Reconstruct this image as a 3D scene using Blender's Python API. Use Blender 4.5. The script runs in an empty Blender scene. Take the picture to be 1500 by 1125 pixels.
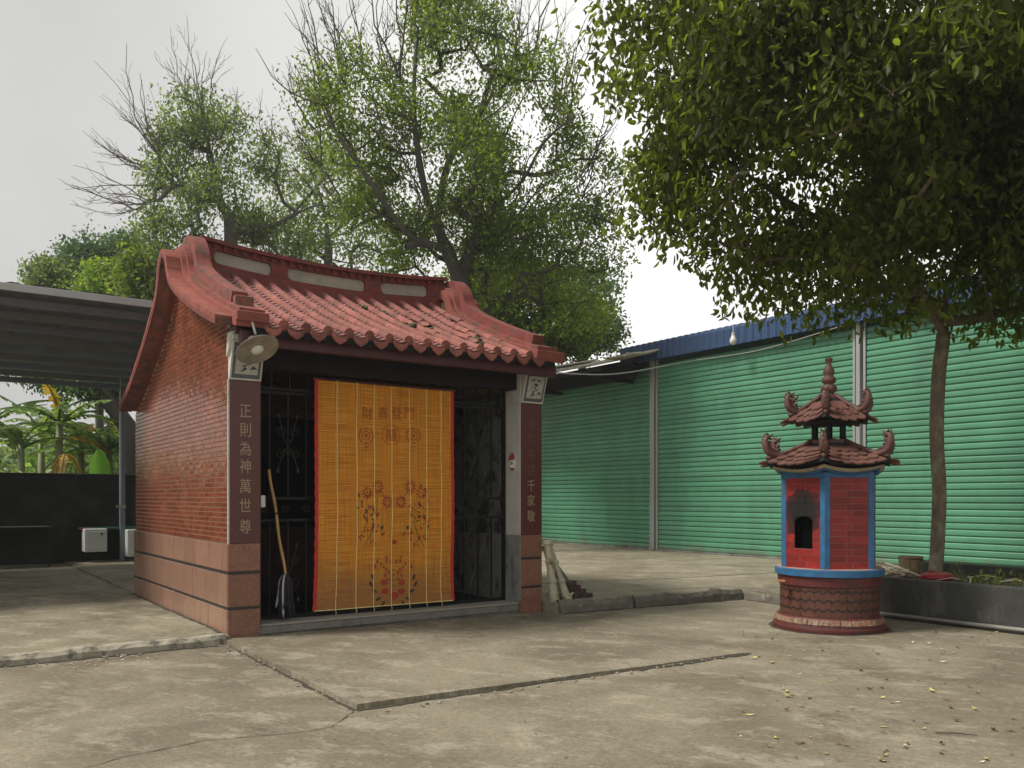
import bpy, math, random
import numpy as np
from mathutils import Vector, Matrix, Euler, noise

rad = math.radians
scene = bpy.context.scene
COL = scene.collection

# ------------------------------------------------------------------ camera, sky, sun, exposure
FPX = 1245.0
cam_d = bpy.data.cameras.new('camera'); cam = bpy.data.objects.new('camera', cam_d); COL.objects.link(cam)
cam.location = (0, 0, 1.4); cam.rotation_euler = (rad(90), 0, 0)
cam_d.sensor_width = 36; cam_d.lens = 36 * FPX / 1500; cam_d.shift_y = 167.5 / 1500
cam_d.clip_start = .05; cam_d.clip_end = 600
scene.camera = cam

SUN_EL, SUN_AZ = rad(52), rad(-105)      # azimuth from +Y, clockwise: the light comes from the left
world = bpy.data.worlds.new('World'); scene.world = world; world.use_nodes = True
wn, wl = world.node_tree.nodes, world.node_tree.links
wn.clear()
wo = wn.new('ShaderNodeOutputWorld'); bg = wn.new('ShaderNodeBackground')
sky = wn.new('ShaderNodeTexSky'); sky.sky_type = 'NISHITA'; sky.sun_disc = False
sky.sun_elevation = SUN_EL; sky.sun_rotation = SUN_AZ; sky.dust_density = 4; sky.air_density = 1
hs = wn.new('ShaderNodeHueSaturation'); hs.inputs['Saturation'].default_value = .3
tc = wn.new('ShaderNodeTexCoord'); nz = wn.new('ShaderNodeTexNoise'); nz.inputs['Scale'].default_value = 1.6
nz.inputs['Detail'].default_value = 5; nz.inputs['Roughness'].default_value = .5
cr = wn.new('ShaderNodeValToRGB')
cr.color_ramp.elements[0].position = .3; cr.color_ramp.elements[0].color = (.80, .80, .80, 1)
cr.color_ramp.elements[1].position = .72; cr.color_ramp.elements[1].color = (1.1, 1.1, 1.1, 1)
vm = wn.new('ShaderNodeVectorMath'); vm.operation = 'SCALE'; vm.inputs['Scale'].default_value = 10.0
mx = wn.new('ShaderNodeMix'); mx.data_type = 'RGBA'; mx.inputs[0].default_value = .86
wl.new(tc.outputs['Generated'], nz.inputs['Vector']); wl.new(nz.outputs['Fac'], cr.inputs['Fac'])
dotn = wn.new('ShaderNodeVectorMath'); dotn.operation = 'DOT_PRODUCT'; dotn.inputs[1].default_value = (.20, .94, .27)
wl.new(tc.outputs['Generated'], dotn.inputs[0])
gl = wn.new('ShaderNodeValToRGB'); e_ = gl.color_ramp.elements           # thin cloud: brighter over the far side of the yard
e_[0].position = 0; e_[0].color = (.42, .415, .40, 1); e_[1].position = 1; e_[1].color = (.78, .775, .75, 1)
for p_, c_ in ((.30, .43), (.62, .42), (.78, .42), (.90, .50)):
    x_ = e_.new(p_); x_.color = (c_, c_ * .99, c_ * .955, 1)
wl.new(dotn.outputs['Value'], gl.inputs['Fac'])
mm_ = wn.new('ShaderNodeMix'); mm_.data_type = 'RGBA'; mm_.blend_type = 'MULTIPLY'; mm_.inputs[0].default_value = 1
wl.new(cr.outputs['Color'], mm_.inputs[6]); wl.new(gl.outputs['Color'], mm_.inputs[7]); wl.new(mm_.outputs[2], vm.inputs[0]); wl.new(sky.outputs['Color'], hs.inputs['Color'])
wl.new(hs.outputs['Color'], mx.inputs[6]); wl.new(vm.outputs['Vector'], mx.inputs[7])
wl.new(mx.outputs[2], bg.inputs['Color']); bg.inputs['Strength'].default_value = .1
wl.new(bg.outputs['Background'], wo.inputs['Surface'])

sun_d = bpy.data.lights.new('sun', 'SUN'); sun = bpy.data.objects.new('sun', sun_d); COL.objects.link(sun)
sun_d.energy = 2.2; sun_d.angle = rad(15); sun_d.color = (1, .95, .87)
sdir = Vector((math.sin(SUN_AZ) * math.cos(SUN_EL), math.cos(SUN_AZ) * math.cos(SUN_EL), math.sin(SUN_EL)))
sun.rotation_euler = sdir.to_track_quat('Z', 'Y').to_euler()
scene.view_settings.view_transform = 'Standard'; scene.view_settings.look = 'None'
scene.view_settings.exposure = 0.7; scene.view_settings.gamma = 1
scene.view_settings.use_curve_mapping = False
scene.cycles.diffuse_bounces = 6; scene.cycles.transmission_bounces = 8; scene.cycles.max_bounces = 12

# ------------------------------------------------------------------ yard frame: s along the shrine front, t away from it
TH = math.atan2(.575, .818)
U = Vector((math.cos(TH), math.sin(TH), 0)); V = Vector((-math.sin(TH), math.cos(TH), 0))
A = Vector((-2.767, 8.3, 0))
def W(s, t, z=0): return A + U * s + V * t + Vector((0, 0, z))
def s_at(px, t):                       # place along the front that stands at picture column px, on the plane t
    k = (px - 750) / FPX; b = A + V * t
    return (k * b.y - b.x) / (U.x - k * U.y)
def z_at(px, py, t): return 1.4 + (730 - py) / FPX * W(s_at(px, t), t).y
def at(px, py, Y): return Vector(((px - 750) / FPX * Y, Y, 1.4 + (730 - py) / FPX * Y))

# ------------------------------------------------------------------ materials
def new_mat(name):
    m = bpy.data.materials.new(name); m.use_nodes = True
    nt = m.node_tree; b = nt.nodes['Principled BSDF']
    return m, nt, b
def ramp(nt, fac, stops, interp='LINEAR'):
    r = nt.nodes.new('ShaderNodeValToRGB'); r.color_ramp.interpolation = interp
    e = r.color_ramp.elements
    e[0].position, e[0].color = stops[0][0], (*stops[0][1], 1)
    e[1].position, e[1].color = stops[-1][0], (*stops[-1][1], 1)
    for p, c in stops[1:-1]:
        x = e.new(p); x.color = (*c, 1)
    nt.links.new(fac, r.inputs['Fac']); return r.outputs['Color']
def noise_n(nt, vec, scale, detail=6, rough=.6, dist=0):
    n = nt.nodes.new('ShaderNodeTexNoise'); n.inputs['Scale'].default_value = scale
    n.inputs['Detail'].default_value = detail; n.inputs['Roughness'].default_value = rough
    n.inputs['Distortion'].default_value = dist
    nt.links.new(vec, n.inputs['Vector']); return n.outputs['Fac']
def mapping(nt, vec, scale):
    mp = nt.nodes.new('ShaderNodeMapping'); mp.inputs['Scale'].default_value = scale
    nt.links.new(vec, mp.inputs['Vector']); return mp.outputs['Vector']
def mixc(nt, fac, a, b, mode='MIX'):
    m = nt.nodes.new('ShaderNodeMix'); m.data_type = 'RGBA'; m.blend_type = mode
    for i, v in ((0, fac), (6, a), (7, b)):
        if isinstance(v, (int, float)): m.inputs[i].default_value = v
        elif isinstance(v, tuple): m.inputs[i].default_value = (*v, 1)
        else: nt.links.new(v, m.inputs[i])
    return m.outputs[2]
def math_n(nt, op, a, b=None, clamp=False):
    m = nt.nodes.new('ShaderNodeMath'); m.operation = op; m.use_clamp = clamp
    for i, v in ((0, a), (1, b)):
        if v is None: continue
        if isinstance(v, (int, float)): m.inputs[i].default_value = v
        else: nt.links.new(v, m.inputs[i])
    return m.outputs[0]
def g3(v): return (v, v, v)

def M(name, c, rough=.7, var=.25, scale=6, bump=.25, bscale=50, c2=None, c2cut=(.5, .62), c2scale=3, rnd=0, isl=0,
      metal=0, stretch=(1, 1, 1), spec=.5, world_pos=False, stretch2=None, rvar=0):
    m, nt, b = new_mat(name)
    L = nt.links
    if world_pos: vec = nt.nodes.new('ShaderNodeNewGeometry').outputs['Position']
    else: vec = nt.nodes.new('ShaderNodeTexCoord').outputs['Object']
    oi = nt.nodes.new('ShaderNodeObjectInfo')
    if not world_pos:
        va = nt.nodes.new('ShaderNodeVectorMath'); va.operation = 'ADD'
        sc = nt.nodes.new('ShaderNodeVectorMath'); sc.operation = 'SCALE'; sc.inputs[0].default_value = (17, 31, 23)
        L.new(oi.outputs['Random'], sc.inputs['Scale']); L.new(vec, va.inputs[0]); L.new(sc.outputs[0], va.inputs[1])
        vec = va.outputs[0]
    sv = mapping(nt, vec, stretch)
    n1 = noise_n(nt, sv, scale, 7, .62)
    col = mixc(nt, 1.0, (*c,), ramp(nt, n1, [(.25, g3(1 - var)), (.75, g3(1 + var))]), 'MULTIPLY')
    if c2:
        v2 = mapping(nt, vec, stretch2) if stretch2 else sv
        n2 = noise_n(nt, v2, c2scale, 9, .68)
        col = mixc(nt, ramp(nt, n2, [(c2cut[0], g3(0)), (c2cut[1], g3(1))]), col, (*c2,))
    if rnd:
        col = mixc(nt, 1.0, col, ramp(nt, oi.outputs['Random'], [(0, g3(1 - rnd)), (1, g3(1 + rnd))]), 'MULTIPLY')
    if isl:
        g = nt.nodes.new('ShaderNodeNewGeometry')
        col = mixc(nt, 1.0, col, ramp(nt, g.outputs['Random Per Island'], [(0, g3(1 - isl)), (1, g3(1 + isl))]), 'MULTIPLY')
    L.new(col, b.inputs['Base Color'])
    if rvar:
        r_ = nt.nodes.new('ShaderNodeMapRange'); r_.inputs[3].default_value = max(.05, rough - rvar); r_.inputs[4].default_value = min(1, rough + rvar)
        L.new(noise_n(nt, sv, scale * 2, 5, .6), r_.inputs[0]); L.new(r_.outputs[0], b.inputs['Roughness'])
    else: b.inputs['Roughness'].default_value = rough
    b.inputs['Metallic'].default_value = metal; b.inputs['Specular IOR Level'].default_value = spec
    if bump:
        bp = nt.nodes.new('ShaderNodeBump'); bp.inputs['Strength'].default_value = bump; bp.inputs['Distance'].default_value = .01
        L.new(noise_n(nt, sv, bscale, 5, .6), bp.inputs['Height']); L.new(bp.outputs[0], b.inputs['Normal'])
    return m

def concrete(name, base, light, dark, stain=.5, seed=0):
    m, nt, b = new_mat(name); L = nt.links
    pos = nt.nodes.new('ShaderNodeNewGeometry').outputs['Position']
    mp = nt.nodes.new('ShaderNodeMapping'); mp.inputs['Location'].default_value = (seed, seed * 2, 0)
    mp.inputs['Rotation'].default_value = (0, 0, .4); mp.inputs['Scale'].default_value = (1, 1, .2)
    L.new(pos, mp.inputs['Vector']); v = mp.outputs[0]
    big = noise_n(nt, v, .55, 6, .62, .6); mid = noise_n(nt, mapping(nt, v, (1, 1.5, 1)), 1.9, 10, .74, .25)
    fine = noise_n(nt, v, 26, 6, .75); grit = noise_n(nt, v, 140, 3, .7)
    col = mixc(nt, ramp(nt, big, [(.40, g3(0)), (.60, g3(1))]), dark, base)
    scuff = noise_n(nt, mapping(nt, v, (1, 2.0, 1)), 6.5, 10, .8, .3)
    mold = noise_n(nt, v, 1.0, 12, .8, .5)
    col = mixc(nt, math_n(nt, 'MULTIPLY', ramp(nt, mid, [(.52, g3(0)), (.60, g3(1))]), .5), col, light)
    col = mixc(nt, math_n(nt, 'MULTIPLY', ramp(nt, scuff, [(.56, g3(0)), (.62, g3(1))]), .5), col, light)
    col = mixc(nt, math_n(nt, 'MULTIPLY', ramp(nt, scuff, [(.36, g3(1)), (.42, g3(0))]), .45), col, tuple(x * .7 for x in dark))
    col = mixc(nt, math_n(nt, 'MULTIPLY', ramp(nt, mold, [(.35, g3(1)), (.43, g3(0))]), stain), col, tuple(x * .6 for x in dark))
    vo = nt.nodes.new('ShaderNodeTexVoronoi'); vo.inputs['Scale'].default_value = 34; L.new(pos, vo.inputs['Vector'])
    pit = math_n(nt, 'MULTIPLY', ramp(nt, vo.outputs['Distance'], [(.10, g3(1)), (.2, g3(0))]), ramp(nt, noise_n(nt, pos, 5, 3, .6), [(.5, g3(0)), (.6, g3(1))]))
    col = mixc(nt, math_n(nt, 'MULTIPLY', pit, .75), col, tuple(x * .4 for x in dark))
    col = mixc(nt, 1.0, col, ramp(nt, fine, [(.3, g3(.72)), (.7, g3(1.25))]), 'MULTIPLY')
    col = mixc(nt, 1.0, col, ramp(nt, grit, [(.32, g3(.62)), (.5, g3(1.0)), (.72, g3(1.38))]), 'MULTIPLY')
    L.new(col, b.inputs['Base Color']); b.inputs['Roughness'].default_value = .85; b.inputs['Specular IOR Level'].default_value = .3
    bp = nt.nodes.new('ShaderNodeBump'); bp.inputs['Strength'].default_value = .5; bp.inputs['Distance'].default_value = .012
    h = math_n(nt, 'ADD', math_n(nt, 'MULTIPLY', fine, 1.0), math_n(nt, 'MULTIPLY', grit, .45))
    h = math_n(nt, 'ADD', h, math_n(nt, 'MULTIPLY', mid, 1.5))
    L.new(h, bp.inputs['Height']); L.new(bp.outputs[0], b.inputs['Normal'])
    return m

def leaf_mat(name, c, c2, trans=.4, rough=.45):
    m, nt, b = new_mat(name); L = nt.links
    g = nt.nodes.new('ShaderNodeNewGeometry'); oi = nt.nodes.new('ShaderNodeObjectInfo')
    r = math_n(nt, 'FRACT', math_n(nt, 'ADD', g.outputs['Random Per Island'], oi.outputs['Random']))
    clump = noise_n(nt, g.outputs['Position'], 1.1, 3, .5)
    f = math_n(nt, 'ADD', math_n(nt, 'MULTIPLY', r, .55), math_n(nt, 'MULTIPLY', clump, .5), True)
    col = ramp(nt, f, [(.12, tuple(x * .6 for x in c)), (.5, c), (.82, c2), (.99, (c2[0] * 1.7, c2[1] * 1.25, c2[2]))])
    L.new(col, b.inputs['Base Color']); b.inputs['Roughness'].default_value = rough
    tr = nt.nodes.new('ShaderNodeBsdfTranslucent'); L.new(mixc(nt, 1.0, col, (1.85, 1.9, .75), 'MULTIPLY'), tr.inputs['Color'])
    ms = nt.nodes.new('ShaderNodeMixShader'); ms.inputs[0].default_value = trans
    L.new(b.outputs[0], ms.inputs[1]); L.new(tr.outputs[0], ms.inputs[2])
    L.new(ms.outputs[0], nt.nodes['Material Output'].inputs['Surface'])
    return m

MT = {}
MT['ground'] = concrete('yard_concrete', (.275, .242, .173), (.415, .375, .285), (.172, .146, .10), .65)
MT['slab'] = concrete('slab_concrete', (.31, .28, .205), (.46, .42, .32), (.205, .178, .122), .55, 7)
MT['slab_left'] = concrete('left_concrete', (.29, .265, .188), (.43, .40, .30), (.165, .146, .098), .7, 13)
MT['kerb_pale'] = M('kerb_pale', (.37, .335, .26), .9, .3, 5, .8, 30, c2=(.14, .13, .10), c2cut=(.48, .6), c2scale=6, world_pos=True)
MT['kerb_dark'] = M('kerb_dark', (.17, .155, .125), .9, .35, 5, .8, 30, c2=(.36, .33, .27), c2cut=(.56, .68), c2scale=7, world_pos=True)
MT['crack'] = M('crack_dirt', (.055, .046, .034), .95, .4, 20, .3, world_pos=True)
MT['mortar'] = M('mortar', (.50, .34, .23), .85, .2, 8, .3)
MT['side_tile'] = M('glazed_red_tile', (.225, .062, .031), .2, .2, 3, .06, 30, isl=.25, c2=(.30, .11, .052), c2cut=(.5, .75), c2scale=1.2)
MT['granite'] = M('pink_granite', (.31, .175, .12), .24, .3, 70, .08, 90, rnd=.1, c2=(.22, .12, .085), c2cut=(.5, .8), c2scale=4)
MT['granite_front'] = M('brown_granite', (.25, .115, .075), .4, .45, 60, .08, 90, rnd=.08, c2=(.13, .06, .04), c2cut=(.5, .8), c2scale=9)
MT['joint'] = M('dark_joint', (.035, .028, .027), .5, .2, 8, 0)
MT['pillar_brown'] = M('polished_brown_stone', (.105, .030, .024), .32, .25, 40, .05)
MT['gold'] = M('faded_gold_paint', (.38, .27, .18), .5, .35, 20, .1)
MT['gold_dim'] = M('worn_gold_paint', (.17, .075, .055), .5, .4, 20, .1)
MT['plaster'] = M('white_plaster', (.62, .61, .56), .8, .12, 4, .15, c2=(.42, .40, .34), c2cut=(.55, .8), c2scale=3)
MT['plaster_grey'] = M('grey_plaster', (.26, .26, .235), .8, .25, 5, .2, c2=(.09, .09, .08), c2cut=(.54, .62), c2scale=5, stretch2=(1, 1, .4))
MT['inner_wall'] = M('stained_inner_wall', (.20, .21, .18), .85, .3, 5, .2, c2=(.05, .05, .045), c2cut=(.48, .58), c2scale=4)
MT['dark_inner'] = M('dark_inner_wall', (.008, .007, .006), .9, .3, 5, .2)  # even near-black colour of back wall, left lining and floor
MT['roof_red'] = M('faded_red_ridge_paint', (.20, .042, .034), .8, .35, 6, .5, 30, c2=(.11, .065, .05), c2cut=(.50, .66), c2scale=8)
MT['coping'] = M('coping_brick', (.27, .075, .052), .8, .25, 7, .4, 30, rnd=.13, c2=(.15, .10, .08), c2cut=(.58, .72), c2scale=4)
MT['verge_red'] = M('weathered_red_verge', (.24, .065, .048), .85, .35, 7, .7, 25, c2=(.09, .065, .05), c2cut=(.49, .62), c2scale=9)
MT['verge_old'] = M('weathered_red_mortar', (.25, .10, .075), .9, .35, 6, .6, 25, c2=(.07, .06, .05), c2cut=(.46, .62), c2scale=7)
MT['tile'] = M('faded_pink_roof_tile', (.275, .090, .070), .8, .35, 8, .5, 40, rnd=.24, c2=(.13, .068, .055), c2cut=(.50, .68), c2scale=11)
MT['pan'] = M('dusty_pan_tile', (.26, .11, .10), .85, .3, 6, .3, 40, isl=.2, c2=(.08, .06, .05), c2cut=(.5, .65), c2scale=6)
MT['moss'] = M('mossy_mortar', (.17, .15, .09), .95, .4, 12, .8, 40, c2=(.08, .09, .03), c2cut=(.45, .6), c2scale=9)
MT['lozenge'] = M('pale_ridge_panel', (.40, .38, .31), .8, .2, 6, .3, c2=(.25, .24, .20), c2cut=(.56, .7), c2scale=8)
MT['dark_wood'] = M('dark_red_wood', (.075, .018, .02), .55, .3, 5, .15)
MT['black_wood'] = M('black_wood', (.009, .007, .007), .9, .3, 5, .15)
MT['iron'] = M('black_iron', (.006, .006, .0065), .55, .3, 10, .2, spec=.3)
MT['scroll_iron'] = M('scroll_iron', (.055, .05, .042), .45, .3, 10, .1, metal=.3)
MT['steel'] = M('galvanised_steel', (.42, .43, .42), .45, .15, 4, .1, metal=.5, stretch=(1, 1, .2))
MT['step'] = M('grey_granite_step', (.22, .205, .18), .6, .3, 50, .15, c2=(.12, .11, .095), c2cut=(.5, .7), c2scale=5)
MT['step_top'] = M('pale_step_top', (.34, .315, .27), .7, .25, 20, .15)
MT['cord'] = M('pale_cord', (.85, .72, .30), .7, .2, 20, .1)
MT['red_cloth'] = M('red_binding', (.52, .028, .022), .7, .25, 14, .2)
MT['print_red'] = M('red_print', (.38, .045, .018), .7, .4, 40, 0)
MT['print_dark'] = M('dark_print', (.055, .045, .022), .7, .4, 40, 0)
MT['print_faint'] = M('faint_red_print', (.40, .10, .012), .7, .4, 50, 0)
MT['green'] = M('green_shutter_paint', (.095, .29, .172), .4, .12, 2, .08, 30, c2=(.075, .19, .12), c2cut=(.46, .78), c2scale=1.1, rnd=.09, world_pos=True, stretch2=(1, 1, .25))
MT['green_gap'] = M('shutter_groove', (.02, .055, .035), .6, .2, 5, 0)
def foot_dirt(m, z_top=.55, c=(.16, .14, .10), z0=.1):
    nt = m.node_tree; b = nt.nodes['Principled BSDF']; src = b.inputs['Base Color'].links[0].from_socket
    pos = nt.nodes.new('ShaderNodeNewGeometry').outputs['Position']; sp = nt.nodes.new('ShaderNodeSeparateXYZ'); nt.links.new(pos, sp.inputs[0])
    n = noise_n(nt, mapping(nt, pos, (1, 1, .5)), 3.2, 7, .7)
    h = math_n(nt, 'DIVIDE', math_n(nt, 'SUBTRACT', sp.outputs[2], z0), z_top)
    f = math_n(nt, 'SUBTRACT', math_n(nt, 'MULTIPLY', n, 1.5), math_n(nt, 'ADD', h, .42), True)
    nt.links.new(mixc(nt, math_n(nt, 'MULTIPLY', f, 2.0, True), src, c), b.inputs['Base Color'])
foot_dirt(MT['green'], .7); foot_dirt(MT['steel'], .6)
MT['blue_roof'] = M('blue_roof_sheet', (.035, .075, .17), .5, .15, 3, .1)
MT['shed_metal'] = M('grey_roof_sheet', (.20, .23, .28), .5, .2, 2, .1, metal=.2, stretch=(1, 1, 1))
MT['shed_mid'] = M('grey_purlin', (.20, .21, .22), .5, .2, 2, .1, metal=.2)
MT['shed_light'] = M('light_roof_edge', (.38, .39, .39), .55, .15, 2, .1)
MT['beige_sheet'] = M('old_cement_sheet', (.45, .42, .32), .85, .2, 3, .3, c2=(.16, .14, .10), c2cut=(.55, .7), c2scale=3)
MT['dark_wall'] = M('dark_green_wall', (.014, .018, .013), .85, .3, 3, .2, c2=(.04, .042, .03), c2cut=(.5, .7), c2scale=2)
MT['white_box'] = M('white_painted_board', (.55, .56, .53), .6, .08, 3, .05)
MT['planter'] = M('stained_planter_concrete', (.058, .060, .052), .85, .35, 3, .4, 30, c2=(.13, .13, .115), c2cut=(.54, .70), c2scale=2.5, stretch2=(1, 1, .45))
MT['soil'] = M('dark_soil', (.045, .035, .024), .95, .4, 20, .9, 30)
MT['bark'] = M('brown_bark', (.17, .135, .09), .9, .4, 14, .9, 40, c2=(.30, .28, .20), c2cut=(.5, .66), c2scale=6, stretch=(1, 1, .6))
MT['bark_dark'] = M('dark_bark', (.075, .066, .055), .9, .3, 8, .5, 30)
MT['twig_grey'] = M('grey_twig_bark', (.13, .11, .105), .9, .2, 5, .2)
MT['f_red'] = M('burner_red_brick', (.22, .015, .014), .5, .35, 14, .2, rnd=.22, c2=(.16, .03, .025), c2cut=(.52, .66), c2scale=9)
MT['f_blue'] = M('burner_blue_paint', (.025, .125, .27), .5, .3, 10, .2, c2=(.06, .10, .14), c2cut=(.54, .68), c2scale=9)
MT['f_mortar'] = M('burner_pale_mortar', (.42, .25, .20), .8, .2, 9, .1)
MT['f_tile'] = M('burner_roof_clay', (.145, .062, .046), .7, .3, 10, .3, 60, rnd=.2, c2=(.10, .055, .04), c2cut=(.55, .7), c2scale=12)
MT['f_clay'] = M('burner_dragon_clay', (.115, .052, .044), .6, .35, 14, .4, 70, c2=(.30, .17, .13), c2cut=(.6, .75), c2scale=16)
MT['f_dark'] = M('burner_dark_soffit', (.012, .018, .021), .8, .3, 9, .1)
MT['f_soot'] = M('burner_soot', (.003, .003, .003), 1, .2, 9, .1, spec=.05)
MT['f_base_red'] = M('burner_base_red', (.105, .018, .016), .6, .35, 9, .2, c2=(.075, .032, .028), c2cut=(.48, .64), c2scale=5)
MT['f_cream'] = M('cream_relief', (.36, .31, .21), .7, .3, 15, .3, c2=(.25, .08, .05), c2cut=(.55, .62), c2scale=22)
MT['f_cream_dim'] = M('cream_foot_tile', (.22, .18, .115), .7, .35, 15, .3, c2=(.20, .075, .05), c2cut=(.45, .53), c2scale=26, rnd=.25)
MT['glaze'] = M('old_yellow_glaze', (.46, .43, .30), .4, .25, 8, .2, c2=(.24, .12, .05), c2cut=(.56, .68), c2scale=10)
MT['dark_brick'] = M('dark_brick', (.095, .052, .042), .85, .3, 10, .5, rnd=.2)
MT['bamboo'] = M('bamboo_pole', (.50, .30, .11), .5, .25, 8, .1, stretch=(4, 4, .5))
MT['rag_black'] = M('black_rag', (.02, .02, .028), .9, .3, 20, .3)
MT['rag_white'] = M('grey_rag', (.42, .42, .46), .9, .3, 20, .3)
MT['lamp_metal'] = M('lamp_reflector', (.36, .355, .32), .3, .35, 9, .1, metal=.35)
MT['bulb'] = M('frosted_bulb', (.75, .74, .66), .25, .05, 5, 0)
MT['red_plastic'] = M('red_plastic', (.32, .015, .02), .35, .2, 8, .1)
MT['bucket'] = M('rusty_bucket', (.19, .14, .085), .7, .35, 10, .3, metal=.2, c2=(.10, .055, .03), c2cut=(.5, .65), c2scale=8, stretch=(3, 3, .5))
MT['rope'] = M('pale_hose', (.56, .48, .34), .65, .2, 12, .2)
MT['pipe'] = M('grey_pipe', (.30, .29, .26), .5, .2, 6, .1)
MT['cable'] = M('white_cable', (.6, .6, .58), .6, .1, 5, 0)
MT['yellow_leaf'] = M('yellow_fallen_leaf', (.50, .42, .14), .7, .1, 5, 0, isl=.35)
MT['brown_leaf'] = M('brown_fallen_leaf', (.14, .085, .05), .8, .1, 5, 0, isl=.35)
MT['white_leaf'] = M('pale_fallen_leaf', (.55, .50, .38), .7, .1, 5, 0, isl=.3)
MT['leaf_near'] = leaf_mat('near_tree_leaf', (.09, .12, .022), (.18, .215, .045), .7, .5)
MT['leaf_mid'] = leaf_mat('mid_tree_leaf', (.115, .165, .035), (.21, .26, .06), .62)
MT['leaf_far'] = leaf_mat('far_tree_leaf', (.125, .175, .08), (.20, .25, .115), .62)  # leaf colour lightened to carry the haze of distance
MT['leaf_blue'] = leaf_mat('dark_round_leaf', (.06, .12, .06), (.11, .19, .075), .4)
MT['leaf_lime'] = leaf_mat('lime_leaf', (.17, .27, .035), (.28, .38, .06), .45)
MT['leaf_banana'] = leaf_mat('banana_leaf', (.13, .21, .075), (.23, .33, .12), .45, .4)
MT['leaf_bright'] = leaf_mat('bright_banana_leaf', (.13, .33, .02), (.18, .42, .03), .4, .4)
MT['leaf_dead'] = leaf_mat('dead_banana_leaf', (.42, .27, .05), (.5, .34, .08), .3, .7)
MT['stem_banana'] = M('banana_stem', (.22, .24, .12), .6, .3, 6, .2, stretch=(1, 1, .3), c2=(.18, .13, .06), c2cut=(.5, .65), c2scale=3)

def blind_mat():
    m, nt, b = new_mat('bamboo_blind_weave'); L = nt.links
    v = nt.nodes.new('ShaderNodeTexCoord').outputs['Object']
    n1 = noise_n(nt, mapping(nt, v, (1.2, 1, 60)), 2.2, 4, .6)
    n2 = noise_n(nt, mapping(nt, v, (150, 1, 1.5)), 1.0, 3, .6)
    n3 = noise_n(nt, v, 1.3, 4, .6)
    col = ramp(nt, n1, [(.3, (.54, .165, .008)), (.5, (.80, .31, .018)), (.72, (.95, .54, .08))])
    col = mixc(nt, 1.0, col, ramp(nt, n2, [(.35, g3(.66)), (.6, g3(1.08))]), 'MULTIPLY')
    sp = nt.nodes.new('ShaderNodeSeparateXYZ'); L.new(v, sp.inputs[0])
    low = math_n(nt, 'ADD', sp.outputs[2], math_n(nt, 'MULTIPLY', n3, .9))
    col = mixc(nt, ramp(nt, low, [(.55, g3(.62)), (1.15, g3(0))]), col, (.27, .125, .055))      # faded, dusty lower part
    L.new(col, b.inputs['Base Color']); b.inputs['Roughness'].default_value = .45
    return m
MT['blind'] = blind_mat()

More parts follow.
